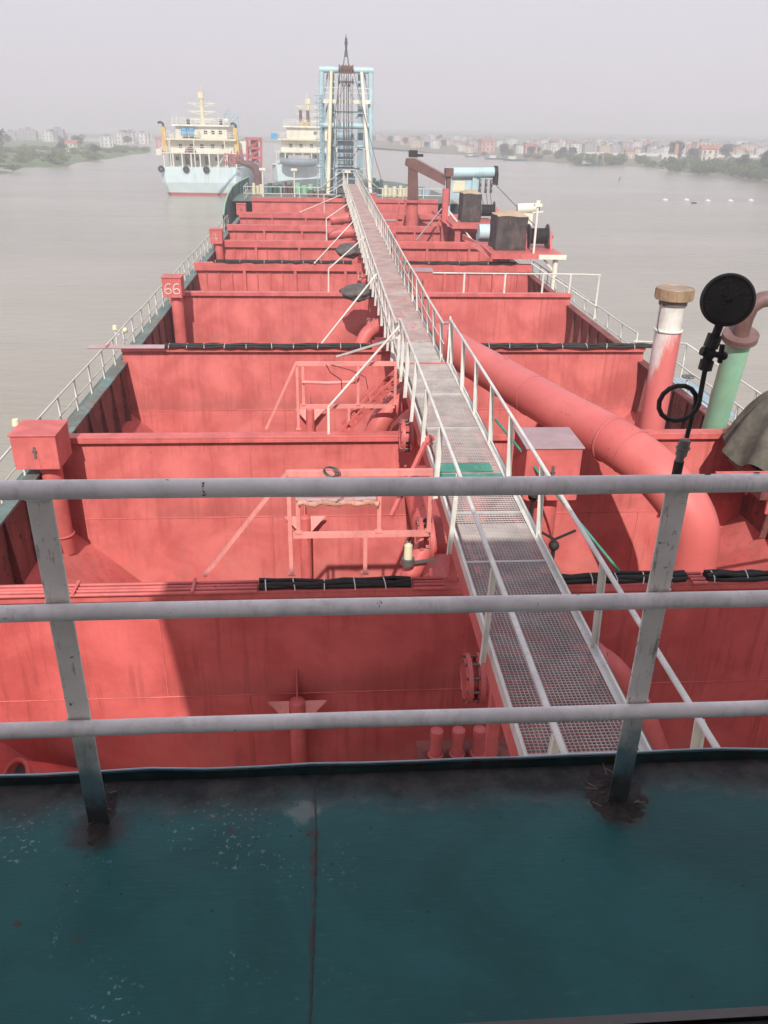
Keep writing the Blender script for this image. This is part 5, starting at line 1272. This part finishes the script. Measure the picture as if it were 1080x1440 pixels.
# right bank
for k in range(70):
    f = rnd.random(); y = 240 + 320 * f; xs = 126 if y < 340 else (128 - (y - 340) * .2)
    plant('bush', 0, xs + rnd.uniform(2, 50) * (1 + f), y, rnd.uniform(.6, 1.3), .6)
for k in range(46): plant('bush', 0, 125 + rnd.uniform(0, 34), 246 + rnd.uniform(-3, 70), rnd.uniform(.9, 1.5), .6)
for x, y, s in ((133, 256, .75), (138, 262, .85), (144, 258, .8), (150, 285, .7), (146, 300, .55), (168, 310, .6)): plant('tree', 0, x, y, s)
for k in range(16): plant('bush', 0, 112 + rnd.uniform(0, 20), 375 + rnd.uniform(-4, 25), rnd.uniform(1.0, 1.4), .5)
c = plant('tree', 0, 172, 425, .95, 1, own=True); single(c, 'big dark rounded tree beside the small brick chimney on the right bank')
c = plant('tree', 0, 140, 268, .62, .8, own=True); single(c, 'pale leafy tree at the water edge on the far right of the picture')
for x, y, s in ((184, 432, .75), (218, 470, .8), (240, 460, .9), (262, 500, .9), (128, 470, .6), (136, 480, .6), (118, 500, .55), (125, 520, .7), (108, 530, .7), (100, 600, .6), (113, 600, .75), (104, 640, .8), (80, 690, .8), (95, 700, .9), (70, 760, .9), (60, 800, 1), (90, 850, 1), (140, 640, .9), (160, 700, .9),
                (180, 620, .9), (200, 660, .9), (230, 620, 1), (260, 640, 1), (290, 600, 1), (300, 560, .9), (150, 800, 1), (210, 820, 1), (270, 800, 1), (50, 900, 1), (120, 920, 1.1), (330, 700, 1), (160, 300, .6), (170, 330, .6), (158, 275, .55), (192, 360, .6), (205, 400, .6)):
    plant('tree', 0, x, y, s)

# ---- houses
def house_proto(k, w, d, h, floors, wall, flat, label, grp):
    t = thing('town_house', label, 'house', (0, 0, 0), grp, ship=False)
    m = MB(); m.box(-w / 2, w / 2, -d / 2, d / 2, -.5, h); m.build('wall', wall, t)
    m = MB()
    if flat:
        m.box(-w / 2 - .2, w / 2 + .2, -d / 2 - .2, d / 2 + .2, h + .002, h + .3); m.box(-w * .15, w * .25, -d * .2, d * .3, h + .3, h + 2.2)
    else:
        m.prism([(-w / 2 - .4, -d / 2 - .4, h + .01), (-w / 2 - .4, d / 2 + .4, h + .01), (-w / 2 - .4, 0, h + d * .28)], (w + .8, 0, 0))
    m.build('roof', 'roofr' if not flat else ('hw_r%d' % k if False else 'roofg'), t)
    fh = h / floors; n = max(2, int(w / 3))
    m = MB()
    for f in range(floors):
        for i in range(n):
            x = -w / 2 + w * (i + .5) / n; m.box(x - .55, x + .55, -d / 2 - .03, -d / 2 - .003, f * fh + fh * .35, f * fh + fh * .8)
            if i % 2 == 0: m.box(x - .9, x + .9, -d / 2 - .6, -d / 2 - .035, f * fh + fh * .12, f * fh + fh * .18)
        for i in range(2):
            y = -d / 2 + d * (i + .5) / 2; m.box(-w / 2 - .03, -w / 2 - .003, y - .5, y + .5, f * fh + fh * .35, f * fh + fh * .8)
    m.build('windows', 'win', t)
    return t
GH = 'houses of the hazy riverside town'
protos = [house_proto(0, 11, 9, 9, 3, M['hw'][1], True, 'pale flat-roofed house in the hazy riverside town', GH),
          house_proto(1, 9, 8, 6.5, 2, M['hw'][0], False, 'cream house with a clay roof in the hazy riverside town', GH),
          house_proto(2, 13, 9, 8, 3, M['hw'][3], True, 'ochre block in the hazy riverside town', GH),
          house_proto(3, 10, 8, 7, 2, M['hw'][2], False, 'pinkish house in the hazy riverside town', GH),
          house_proto(4, 12, 9, 10, 3, M['hw'][4], True, 'grey block in the hazy riverside town', GH)]
first = [True] * 5
def house(k, x, y, rz, s, label=None, z=1.0):
    if x > 0: z += .010 * max(0, y - 540)
    if first[k]: first[k] = False; o = protos[k]; o.location = (x, y, z); o.rotation_euler = (0, 0, rz); o.scale = (s, s, s)
    else: o = copy_tree(protos[k], (x, y, z), rz, s)
    if label: o['label'] = label; o.pop('group', None) if hasattr(o, 'pop') else None
    return o
rnd = random.Random(5)
for k in range(5): house(k, 260 + 30 * k, 640 + 10 * k, .1, .8)
for k in range(240):
    y = 570 + 620 * rnd.random()
    x = (42 + (y - 750) * -.1 + 25) + rnd.random() * (y * .62)
    x = max(x, 66 + max(0, 700 - y) * .25)
    house(rnd.choice([0, 0, 0, 1, 2, 3, 4]), x, y, rnd.uniform(-.5, .5), rnd.uniform(.42, .72))
for x, y, k, s, lab in ((110, 600, 3, .9, 'nearest pink house at the water side of the town'), (122, 520, 3, .7, 'low house with a red-brown roof behind the moored boats'), (118, 640, 2, .9, 'ochre block at the front of the town above the small boats'),
                        (168, 480, 1, .55, 'small cream house just behind the brick chimney'), (195, 440, 1, .9, 'wide tan shed right of the big dark tree'), (245, 430, 0, .5, 'low white shed at the far right among the trees'), (270, 620, 2, 1.0, 'cream block standing above the trees at the upper right')):
    house(k, x, y, rnd.uniform(-.3, .3), s, lab)
for x, y, k, s, lab in ((-213, 470, 3, .8, 'pink house with windows at the far left, nearer the edge'), (-201, 476, 3, .8, 'pink house right beside the first at the far left'), (-118, 430, 1, .6, 'pale yellow house right of the big left-bank tree'), (-86, 520, 1, .45, 'small cream house nearest the other ship on the left bank'),
                        (-140, 590, 0, .7, 'pale far house on the left bank'), (-105, 590, 3, .7, 'long red-roofed shed on the left bank'), (-165, 330, 0, .22, 'tiny white hut in the meadow on the left bank')):
    house(k, x, y, rnd.uniform(-.3, .3), s, lab)
for k in range(26): house(rnd.choice([0, 0, 1, 4]), -rnd.uniform(120, 380), rnd.uniform(700, 1100), rnd.uniform(-.5, .5), rnd.uniform(.7, 1.0))
# little white house with a brick chimney
t = thing('kiln_house', 'tiny white hut with a stubby brick-red chimney on the right bank', 'hut', (158, 398, 1), ship=False)
m = MB(); m.box(154, 161, 396, 400, .6, 4.6); m.build('wall', M['hw'][1], t)
m = MB(); m.cyl((162, 400, .6), (162, 400, 9.2), 1.4, .8, 14); m.build('chimney', M['hw'][5], t)
m = MB(); m.box(155, 156.2, 395.95, 395.999, 2.2, 3.6); m.box(158.6, 159.8, 395.95, 395.999, 2.2, 3.6); m.build('windows', 'win', t)
# long low white wall (dike) behind the right bank
m = MB(); m.box(150, 560, 560, 562, .5, 3.0); solo(m, 'flood_wall', M['hw'][1], 'long pale flood wall in front of the town on the right', 'wall', ship=False)
# white poles
for x, y, h in ((205, 372, 9), (212, 366, 8)):
    m = MB(); m.cyl((x, y, .5), (x, y, h), .16, .1, 8); m.bar((x - 1.2, y, h - .6), (x + 1.2, y, h - .6), .12, .12)
    solo(m, 'utility_pole', M['hw'][1], ('taller pale utility pole on the right bank' if h == 9 else 'shorter pale utility pole on the right bank'), 'pole', ship=False)

# ---- small craft and floats
def boat(x, y, L, rz, label, nets=0, mat='boatb'):
    t = thing('fishing_boat', label, 'boat', (x, y, 0), ship=False); t.rotation_euler = (0, 0, rz); ORI[t.name] = (0, 0, 0)
    m = MB(); w = L * .13; sec = [(-.5, .6, .5), (-.3, 1, .42), (.2, 1, .42), (.42, .6, .55), (.5, .08, .75)]; vs = []
    for f, ww, zz in sec: vs += [(L * f, -w * ww, zz * L * .16), (L * f, -w * ww * .6, -.2), (L * f, w * ww * .6, -.2), (L * f, w * ww, zz * L * .16)]
    m.add(vs, [(4 * i + k, 4 * i + k + 1, 4 * i + k + 5, 4 * i + k + 4) for i in range(4) for k in range(3)] + [(0, 3, 2, 1)] + [(4 * i, 4 * i + 4, 4 * i + 7, 4 * i + 3) for i in range(4)]); m.build('hull', mat, t)
    m = MB(); m.box(-L * .3, L * .02, -w * .6, w * .6, L * .07, L * .17); m.box(-L * .33, L * .05, -w * .7, w * .7, L * .17, L * .185); m.build('cabin', M['hw'][1], t)
    if nets:
        m = MB()
        for k in range(nets):
            xx = L * (-.3 + .25 * k); m.bar((xx, 0, .3), (xx + .8, 0, L * .42), .14, .14); m.bar((xx + 1.6, 0, .3), (xx + .8, 0, L * .42), .14, .14)
        m.build('net_poles', M['hw'][3], t)
boat(90, 462, 11, .1, 'small fishing boat by the right shore, left one of a pair'); boat(96, 440, 12, -.1, 'small fishing boat by the right shore, right one of a pair')
boat(86, 512, 9, .3, 'farthest small boat near the right shore'); boat(114, 374, 11, .05, 'blue moored boat with upright net poles at the right shore', 4)
for k, (x, y) in enumerate(((64.5, 161), (69, 161.8), (72.6, 160.5), (77.3, 161.1), (82.3, 163))):
    m = MB(); m.ball((x, y, .08), .32, 14, 8, 1.6, .8, .7); m.cyl((x - .1, y, .25), (x - .1, y, .5), .06, n=8)
    solo(m, 'float', 'foam', ['leftmost white float in the row on the water at the right', 'second white float from the left in the row', 'middle white float of the row of five', 'fourth and biggest-looking white float in the row', 'rightmost white float in the row'][k], 'float', 'white floats in a row', ship=False)
m = MB(); m.ball((67.1, 154, .05), .4, 12, 6, 1.4, .7, .5); solo(m, 'driftwood', 'black', 'small dark lump floating below the row of white floats', 'driftwood', ship=False)
m = MB(); m.cyl((80.7, 236, -.5), (80.9, 236, 1.2), .12, n=8); m.bar((80.2, 236, .3), (81.6, 236, .8), .1, .1); solo(m, 'channel_stake', 'craneb', 'thin dark stake standing in the open water at the right', 'stake', ship=False)

# ================================================================== OTHER SHIPS
def hull_loft(m, cx, y0, L, W, zt, boot, wl=.88):
    """stern facing the camera: rounded transom corners, narrower at the waterline"""
    secs = [(0, .86, .80), (1.2, .97, .90), (4, 1, .96), (L * .7, 1, .96), (L * .88, .7, .55), (L, .05, .03)]
    vs = []
    for (y, a, b) in secs:
        lv = ((-1.5, .70), (0, .84), (.5, .89), (2.2, .98), (zt, 1.0))
        ring = []
        for z, q in lv: ring.append((cx - W / 2 * a * (q if y < 5 else max(q, .95)), y0 + y + (0 if z > .8 else .5) * (y < 1), z))
        for z, q in lv[::-1]: ring.append((cx + W / 2 * a * (q if y < 5 else max(q, .95)), y0 + y + (0 if z > .8 else .5) * (y < 1), z))
        vs += ring
    n = 10; return secs, vs, n
def big_ship(nm, cx, y0, W, L, zt, hullmat, label, tanks=True, mastz=17.4, decks=None, mast_dx=0):
    t = thing(nm, label, 'ship', (cx, y0, 0), ship=False)
    m = MB(); secs, vs, n = hull_loft(m, cx, y0, L, W, zt, 0)
    fs = [(s * n + k, s * n + (k + 1), (s + 1) * n + k + 1, (s + 1) * n + k) for s in range(len(secs) - 1) for k in range(n - 1)]
    low = {1, 7}
    up = [f for f in fs if (f[0] % n) not in (0, 1, 7, 8)]; lowf = [f for f in fs if (f[0] % n) in (0, 1, 7, 8)]
    m.add(vs, [f[::-1] for f in up] + [(2, 3, 6, 7), (3, 4, 5, 6)]); m.build('hull', hullmat, t)
    m2 = MB(); m2.add(vs, [f[::-1] for f in lowf] + [(0, 1, 8, 9), (1, 2, 7, 8)]); m2.build('boot_top', 'boot', t)
    m = MB(); m.add([(cx - W * .49, y0 + .2, zt - .02), (cx + W * .49, y0 + .2, zt - .02), (cx + W * .49, y0 + L * .8, zt - .02), (cx - W * .49, y0 + L * .8, zt - .02)], [(0, 1, 2, 3)]); m.build('main_deck', 'bluedk', t)
    # tiers
    a = 2.15
    m = MB(); m.box(cx - W * .40, cx + W * .40, y0 + 3.5, y0 + 18, zt, zt + a); m.build('lower_house', M['hw'][0], t)
    m = MB(); m.box(cx - W * .45, cx + W * .45, y0 + .9, y0 + 18.5, zt + a + .002, zt + a + .16); m.build('boat_deck', 'cream', t)
    m = MB(); m.box(cx - W * .38, cx + W * .38, y0 + 4.5, y0 + 17, zt + a + .162, zt + 2 * a); m.build('middle_house', 'cream', t)
    m = MB(); m.box(cx - W * .42, cx + W * .43, y0 + 3.0, y0 + 18, zt + 2 * a + .002, zt + 2 * a + .3); m.build('bridge_deck', 'yellow', t)
    m = MB(); m.box(cx - W * .31, cx + W * .31, y0 + 5, y0 + 16, zt + 2 * a + .302, zt + 3 * a + .1); m.build('wheelhouse', 'cream', t)
    m = MB(); m.box(cx - W * .35, cx + W * .35, y0 + 4.4, y0 + 16.5, zt + 3 * a + .102, zt + 3 * a + .4); m.build('roof', 'cream', t)
    for z, yy, w in ((zt + a + .16, y0 + 1.0, .45), (zt + 2 * a + .3, y0 + 3.1, .42), (zt + 3 * a + .4, y0 + 4.5, .34)):
        m = MB()
        for q in (.35, .7, 1.0): m.tube([(cx - W * w, yy, z + q), (cx + W * w, yy, z + q)], .04, 5)
        for k in range(13): x = cx - W * w + 2 * W * w * k / 12; m.bar((x, yy, z), (x, yy, z + 1), .06, .06, (0, 1, 0))
        m.build('railing', 'cream', t)
    for k in range(9):
        x = cx - W * .43 + W * .86 * k / 8; m = MB(); m.cyl((x, y0 + 1.05, zt), (x, y0 + 1.05, zt + a), .13, n=8); m.build('pillar', 'cream', t)
    m = MB()
    for k in range(6): x = cx - W * .3 + W * .6 * k / 5; m.box(x - .35, x + .35, y0 + 3.44, y0 + 3.497, zt + .3, zt + 1.7) if k % 2 else m.box(x - .3, x + .3, y0 + 3.44, y0 + 3.497, zt + 1.0, zt + 1.6)
    for k in range(5): x = cx - W * .26 + W * .52 * k / 4; m.box(x - .3, x + .3, y0 + 4.44, y0 + 4.497, zt + a + .9, zt + a + 1.5)
    for k in range(3): x = cx + W * .05 + W * .09 * k; m.box(x - .3, x + .3, y0 + 4.94, y0 + 4.997, zt + 2 * a + 1.0, zt + 2 * a + 1.6)
    m.build('windows', 'winglass', t)
    # mast
    mx = cx + mast_dx
    m = MB(); m.cyl((mx, y0 + 8, zt + 3 * a + .4), (mx, y0 + 8, mastz - .6), .42, .3, 12); m.box(mx - .45, mx + .45, y0 + 7.6, y0 + 8.4, mastz - 1.6, mastz - .6); m.cyl((mx, y0 + 8, mastz - .6), (mx, y0 + 8, mastz + .6), .12, .03, 8)
    for zz, w in ((zt + 3 * a + 1.3, 2.2), (zt + 3 * a + 2.6, 2.4), (zt + 3 * a + 3.9, 2.4)):
        m.bar((mx - w, y0 + 8, zz), (mx + w, y0 + 8, zz), .16, .16); m.bar((mx - w, y0 + 8, zz), (mx, y0 + 8, zz - .6), .12, .12); m.bar((mx + w, y0 + 8, zz), (mx, y0 + 8, zz - .6), .12, .12)
    m.build('mast', 'yellow', t)
    return t
t = big_ship('dredger_ship', -21.7, 157.5, 14.6, 75, 4.7, 'hullblue', 'light blue ship seen from its stern at the left, cream decks and yellow funnels')
z = 4.7; y0 = 157.5
for x in (-28.1, -15.4):
    m = MB(); m.bar((x, y0 + 4, z + 2.4), (x - .1 if x < -20 else x - .2, y0 + 4, z + 6.4), .75, .75); m.build('funnel', 'orange', t)
    m = MB(); m.tube([(x, y0 + 4, z + 6.3), (x - .1, y0 + 4, z + 6.9), (x - .5, y0 + 4, z + 7.15), (x - .95, y0 + 4, z + 7.0)], .2, 8); m.build('exhaust_pipe', 'black', t)
for x in (-28.4, -24.1, -20.6):
    m = MB(); m.ring((x, y0 - .25, z - .35), (0, 1, 0), .36, .22, 18, 8); m.build('tyre_fender', 'black', t)
m = MB(); m.bar((-14.9, y0 + .1, z - .4), (-18.9, y0 - .15, .6), .35, .25); m.build('stern_pipe', 'bluedk', t)
m = MB()
for k in range(2): m.cyl((-24.6 + k * 1.3, y0 + 4.2, z + 4.9), (-24.6 + k * 1.3, y0 + 4.2, z + 6.0), .6, n=16); m.ball((-24.6 + k * 1.3, y0 + 4.2, z + 6.0), .6, 14, 6, 1, 1, .4)
m.build('water_tank', 'tankblue', t)
m = MB(); m.cyl((-22.4, y0 + 4.2, z + 4.7), (-22.4, y0 + 4.2, z + 5.9), .5, n=14); m.ball((-14.9 - 2.4, y0 + 6, z + 7.5), .45, 12, 8); m.build('dome', 'cream', t)
for x in (-23.9, -18.2):
    m = MB(); m.cyl((x, y0 + 5, z + 6.8), (x, y0 + 5, z + 7.7), .3, n=12); m.build('vent_cowl', 'black', t)
m = MB(); m.cyl((-23.4, y0 + 1.3, z + 2.3), (-23.4, y0 + 2.3, z + 2.3), .95, n=20); m.build('rope_reel', 'craneb', t)
m = MB(); m.box(-17.4, -13.8, y0 + 8, y0 + 14, z + 2.2, z + 4.2); m.box(-29.6, -28.6, y0 + 3, y0 + 6, z + 1.8, z + 2.8); m.build('side_house', 'cream', t)
m = MB()
for x in (-26.8, -22.6, -17.3): m.cyl((x, y0 + .95, z), (x, y0 + .95, z + 4.3), .1, n=8)
m.bar((-19, y0 + 1.0, z), (-17.2, y0 + 1.0, z + 2.1), .12, .12); m.build('stay_post', 'cream', t)
m = MB(); m.ball((-22, y0 + 4, z + 7.2), .12, 6, 4)
for dx in (-4.9, -4.2, 3.2): m.cyl((-21.7 + dx, y0 + 5, z + 6.8), (-21.7 + dx, y0 + 5, z + 8.6), .04, n=5)
m.build('whip_aerial', 'cream', t)
t = big_ship('second_dredger_ship', -2.3, 170, 15.4, 75, 4.9, 'hullblue', 'cream ship partly hidden behind the bow tower, with a grey lifeboat at its stern', mastz=17.2, mast_dx=-.6)
y0 = 170; z = 4.9
m = MB(); m.bar((-3.6, y0 + 6, z + 4.7), (-3.6, y0 + 6, z + 7.6), 1.6, 1.6); m.build('funnel', 'orange', t)
for dx in (-.7, .7):
    m = MB(); m.cyl((-3.6 + dx, y0 + 6, z + 7.6), (-3.6 + dx, y0 + 6, z + 9.6), .32, n=10); m.build('exhaust_pipe', 'craneb', t)
m = MB(); m.box(-10.0, -8.6, y0 + 3.5, y0 + 5, z + 4.5, z + 5.5); m.build('blue_tank', 'tankblue', t)
lb = thing('lifeboat', 'grey lifeboat hanging at the stern of the cream ship', 'lifeboat', (-4.6, 168, 4.4), ship=False)
m = MB(); vs = []
for f, w, dz in ((-1, .05, .5), (-.8, .6, .1), (-.3, 1, 0), (.3, 1, 0), (.8, .6, .1), (1, .05, .5)):
    vs += [(-4.6 + 3.6 * f, 168 - 1 * w, 6.1 + dz * .3), (-4.6 + 3.5 * f, 168 - .6 * w, 4.7 + dz), (-4.6 + 3.5 * f, 168 + .6 * w, 4.7 + dz), (-4.6 + 3.6 * f, 168 + 1 * w, 6.1 + dz * .3)]
m.add(vs, [(4 * i + k, 4 * i + k + 1, 4 * i + k + 5, 4 * i + k + 4) for i in range(5) for k in range(3)] + [(4 * i, 4 * i + 4, 4 * i + 7, 4 * i + 3) for i in range(5)], True); m.build('hull', 'hullblue2', lb)
m = MB(); m.box(-6.6, -2.6, 167.4, 168.6, 6.1, 6.7); m.build('cover', M['hw'][4], lb)
# lattice gantry on the left ship's bow
t = thing('far_gantry', 'pale blue lattice gantry showing above the left ship on its right side', 'gantry', (-21, 210, 4.7), ship=False)
m = MB()
for k in range(4):
    x = -22.6 + k * 1.05; m.bar((x + (.5 if k < 2 else -.3), 210, 4.7), (x, 210, 14.3), .24, .24)
for zz in (9.2, 10.6, 12.2, 14.2): m.bar((-22.6, 210, zz), (-19.3, 210, zz), .26, .26)
for k in range(3):
    for zz in (9.2, 10.8, 12.6): m.bar((-22.5 + k * 1.05, 210, zz), (-21.5 + k * 1.05, 210, zz + 1.5), .14, .14)
m.build('lattice', 'bluedk', t)
m = MB(); m.cyl((-21.6, 210, 14.2), (-21.6, 210, 15.6), .06, n=6); m.box(-22.4, -21.9, 209.8, 210.2, 14.3, 14.9); m.build('aerial', 'bluedk', t)
# red dredge-arm gantry and brown bent pipe between the ships
t = thing('dredge_arm_gantry', 'faded red gantry with tangled gear and a brown bent pipe between the two ships', 'gantry', (-9.6, 124, 3), ship=False)
m = MB()
for x in (-10.5, -8.6): m.bar((x - .1, 124, 6.0), (x + .1, 124, 9.6), .3, .4)
m.bar((-10.7, 124, 9.6), (-8.4, 124, 9.6), .35, .35); m.bar((-10.5, 124.2, 8.4), (-8.6, 124.2, 8.4), .3, .3); m.bar((-10.5, 124.2, 7.2), (-8.6, 124.2, 7.2), .3, .3)
m.box(-10.0, -9.0, 124.5, 124.8, 6.6, 9.5)
for k in range(3): m.bar((-10.5, 124, 6.2 + k * 1.1), (-8.6, 124, 7.2 + k * 1.1), .14, .14)
m.build('frame', 'craner', t)
m = MB(); rr = random.Random(4)
for k in range(14):
    x = -13.6 + k * .26; m.bar((x, 125, 6.0 + rr.uniform(0, .8)), (x + rr.uniform(-.5, .6), 125, 7.4 + rr.uniform(-.3, .9)), .12, .12)
m.bar((-13.8, 125, 7.6), (-10.2, 125, 7.4), .16, .16); m.bar((-13.6, 125, 6.6), (-10.2, 125, 6.4), .16, .16); m.box(-12.6, -11.8, 125, 125.5, 6.3, 7.2)
m.build('tangled_gear', 'craner', t)
m = MB(); m.tube([(-12.0, 123.6, 6.9), (-11.0, 123.6, 6.5), (-10.1, 123.6, 6.35), (-9.5, 123.6, 5.9), (-9.2, 123.6, 5.0), (-9.2, 123.6, 3.0), (-9.2, 123.6, -.5)], [.25, .4, .5, .55, .55, .5, .5], 14); m.build('bent_pipe', 'craneb', t)
m = MB(); m.box(-13, -7.6, 124, 128, -1, 2.2); m.build('pontoon', 'bluedk', t)

# ================================================================== FINISH: tilt the dredger, camera, light, haze
C = Vector((0, 0, CAMZ))
TILT = Matrix.Translation(C) @ Matrix.Rotation(TRIM, 4, 'X') @ Matrix.Translation(-C)
bpy.context.view_layer.update()
for o in SHIP:
    o.matrix_world = TILT @ o.matrix_basis

cam = bpy.data.cameras.new('camera'); co = bpy.data.objects.new('camera', cam); COL.objects.link(co)
f = 1146.2
fw = Vector(((454 - 540) / f, (720 - 159) / f, -1)).normalized(); dn = Vector((-46 / f, -2349 / f, -1)).normalized()
rt = fw.cross(-dn).normalized(); up = rt.cross(fw)
Rm = Matrix((rt, fw, up))                     # camera axes expressed in the ship frame
M4 = Rm.to_4x4(); M4.translation = C
co.matrix_world = TILT @ M4
cam.sensor_fit = 'VERTICAL'; cam.sensor_height = 36; cam.sensor_width = 27; cam.lens = f / 1440 * 36
cam.clip_start = .02; cam.clip_end = 20000
scene.camera = co

EL, AZ = R(38.5), R(5)                        # sun behind the camera, slightly to port
sd = Vector((-math.sin(AZ) * math.cos(EL), -math.cos(AZ) * math.cos(EL), math.sin(EL)))   # towards the sun
sl = bpy.data.lights.new('sun', 'SUN'); so = bpy.data.objects.new('sun', sl); COL.objects.link(so)
sl.energy = 4.6; sl.angle = R(.6); sl.color = (1, .95, .88); so.rotation_euler = sd.to_track_quat('Z', 'Y').to_euler(); so.location = (0, -20, 60)

w = bpy.data.worlds.new('World'); scene.world = w; w.use_nodes = True; nt = w.node_tree
bg = nt.nodes['Background']
sky = nt.nodes.new('ShaderNodeTexSky'); sky.sky_type = 'NISHITA'; sky.sun_disc = False
sky.sun_elevation = EL; sky.sun_rotation = math.atan2(sd.x, sd.y); sky.dust_density = 6; sky.air_density = 1.2
tc = nt.nodes.new('ShaderNodeTexCoord'); sep = nt.nodes.new('ShaderNodeSeparateXYZ'); nt.links.new(tc.outputs['Generated'], sep.inputs[0])
g = nt.nodes.new('ShaderNodeValToRGB'); nt.links.new(sep.outputs[2], g.inputs[0])
K = HAZEK = 1.03 / .1
e = g.color_ramp.elements; e[0].position = 0.0; e[0].color = (.84, .79, .87, 1); e[1].position = .5; e[1].color = (.82, .80, .97, 1)
sc_ = nt.nodes.new('ShaderNodeMix'); sc_.data_type = 'RGBA'; sc_.blend_type = 'MULTIPLY'; sc_.inputs[0].default_value = 1; nt.links.new(g.outputs[0], sc_.inputs[6]); sc_.inputs[7].default_value = (K, K, K, 1)
skn = _noise(nt, _mapped(nt, tc.outputs['Generated'], (1, 1, 4)), 1.1, 4, .5); skf = _math(nt, 'MULTIPLY_ADD', skn, .16, .92)
skc = nt.nodes.new('ShaderNodeVectorMath'); skc.operation = 'SCALE'; nt.links.new(sc_.outputs[2], skc.inputs[0]); nt.links.new(skf, skc.inputs['Scale'])
mx = nt.nodes.new('ShaderNodeMix'); mx.data_type = 'RGBA'; mx.inputs[0].default_value = .88
nt.links.new(sky.outputs[0], mx.inputs[6]); nt.links.new(skc.outputs[0], mx.inputs[7]); nt.links.new(mx.outputs[2], bg.inputs['Color'])
bg.inputs['Strength'].default_value = .1

# river haze: thin real scattering air
hm = bpy.data.materials.new('river_haze'); hm.use_nodes = True; nt = hm.node_tree; nt.nodes.clear()
out = nt.nodes.new('ShaderNodeOutputMaterial'); vs_ = nt.nodes.new('ShaderNodeVolumeScatter')
vs_.inputs['Color'].default_value = (.97, .945, 1.0, 1); vs_.inputs['Density'].default_value = .0009; vs_.inputs['Anisotropy'].default_value = 0.0
nt.links.new(vs_.outputs[0], out.inputs['Volume'])
m = MB(); m.box(-1500, 1500, 230, 2600, -1, 70); hz = struct(m, 'haze', hm, loc=(0, 0, 0))
hm2 = hm.copy(); hm2.name = 'near_veil_haze'; hm2.node_tree.nodes[[n.name for n in hm2.node_tree.nodes if n.type == 'VOLUME_SCATTER'][0]].inputs['Density'].default_value = .0022  # haze thickened near the ship, the extra added to imitate lens veil
m = MB(); m.box(-1500, 1500, 12, 229.9, -1, 70); struct(m, 'haze', hm2, loc=(0, 0, 0))

scene.view_settings.view_transform = 'Standard'; scene.view_settings.look = 'None'; scene.view_settings.exposure = 0
scene.cycles.use_denoising = True; scene.cycles.max_bounces = 6; scene.cycles.volume_bounces = 0; scene.cycles.diffuse_bounces = 3
scene.cycles.glossy_bounces = 2; scene.cycles.transparent_max_bounces = 4; scene.cycles.caustics_reflective = False; scene.cycles.caustics_refractive = False
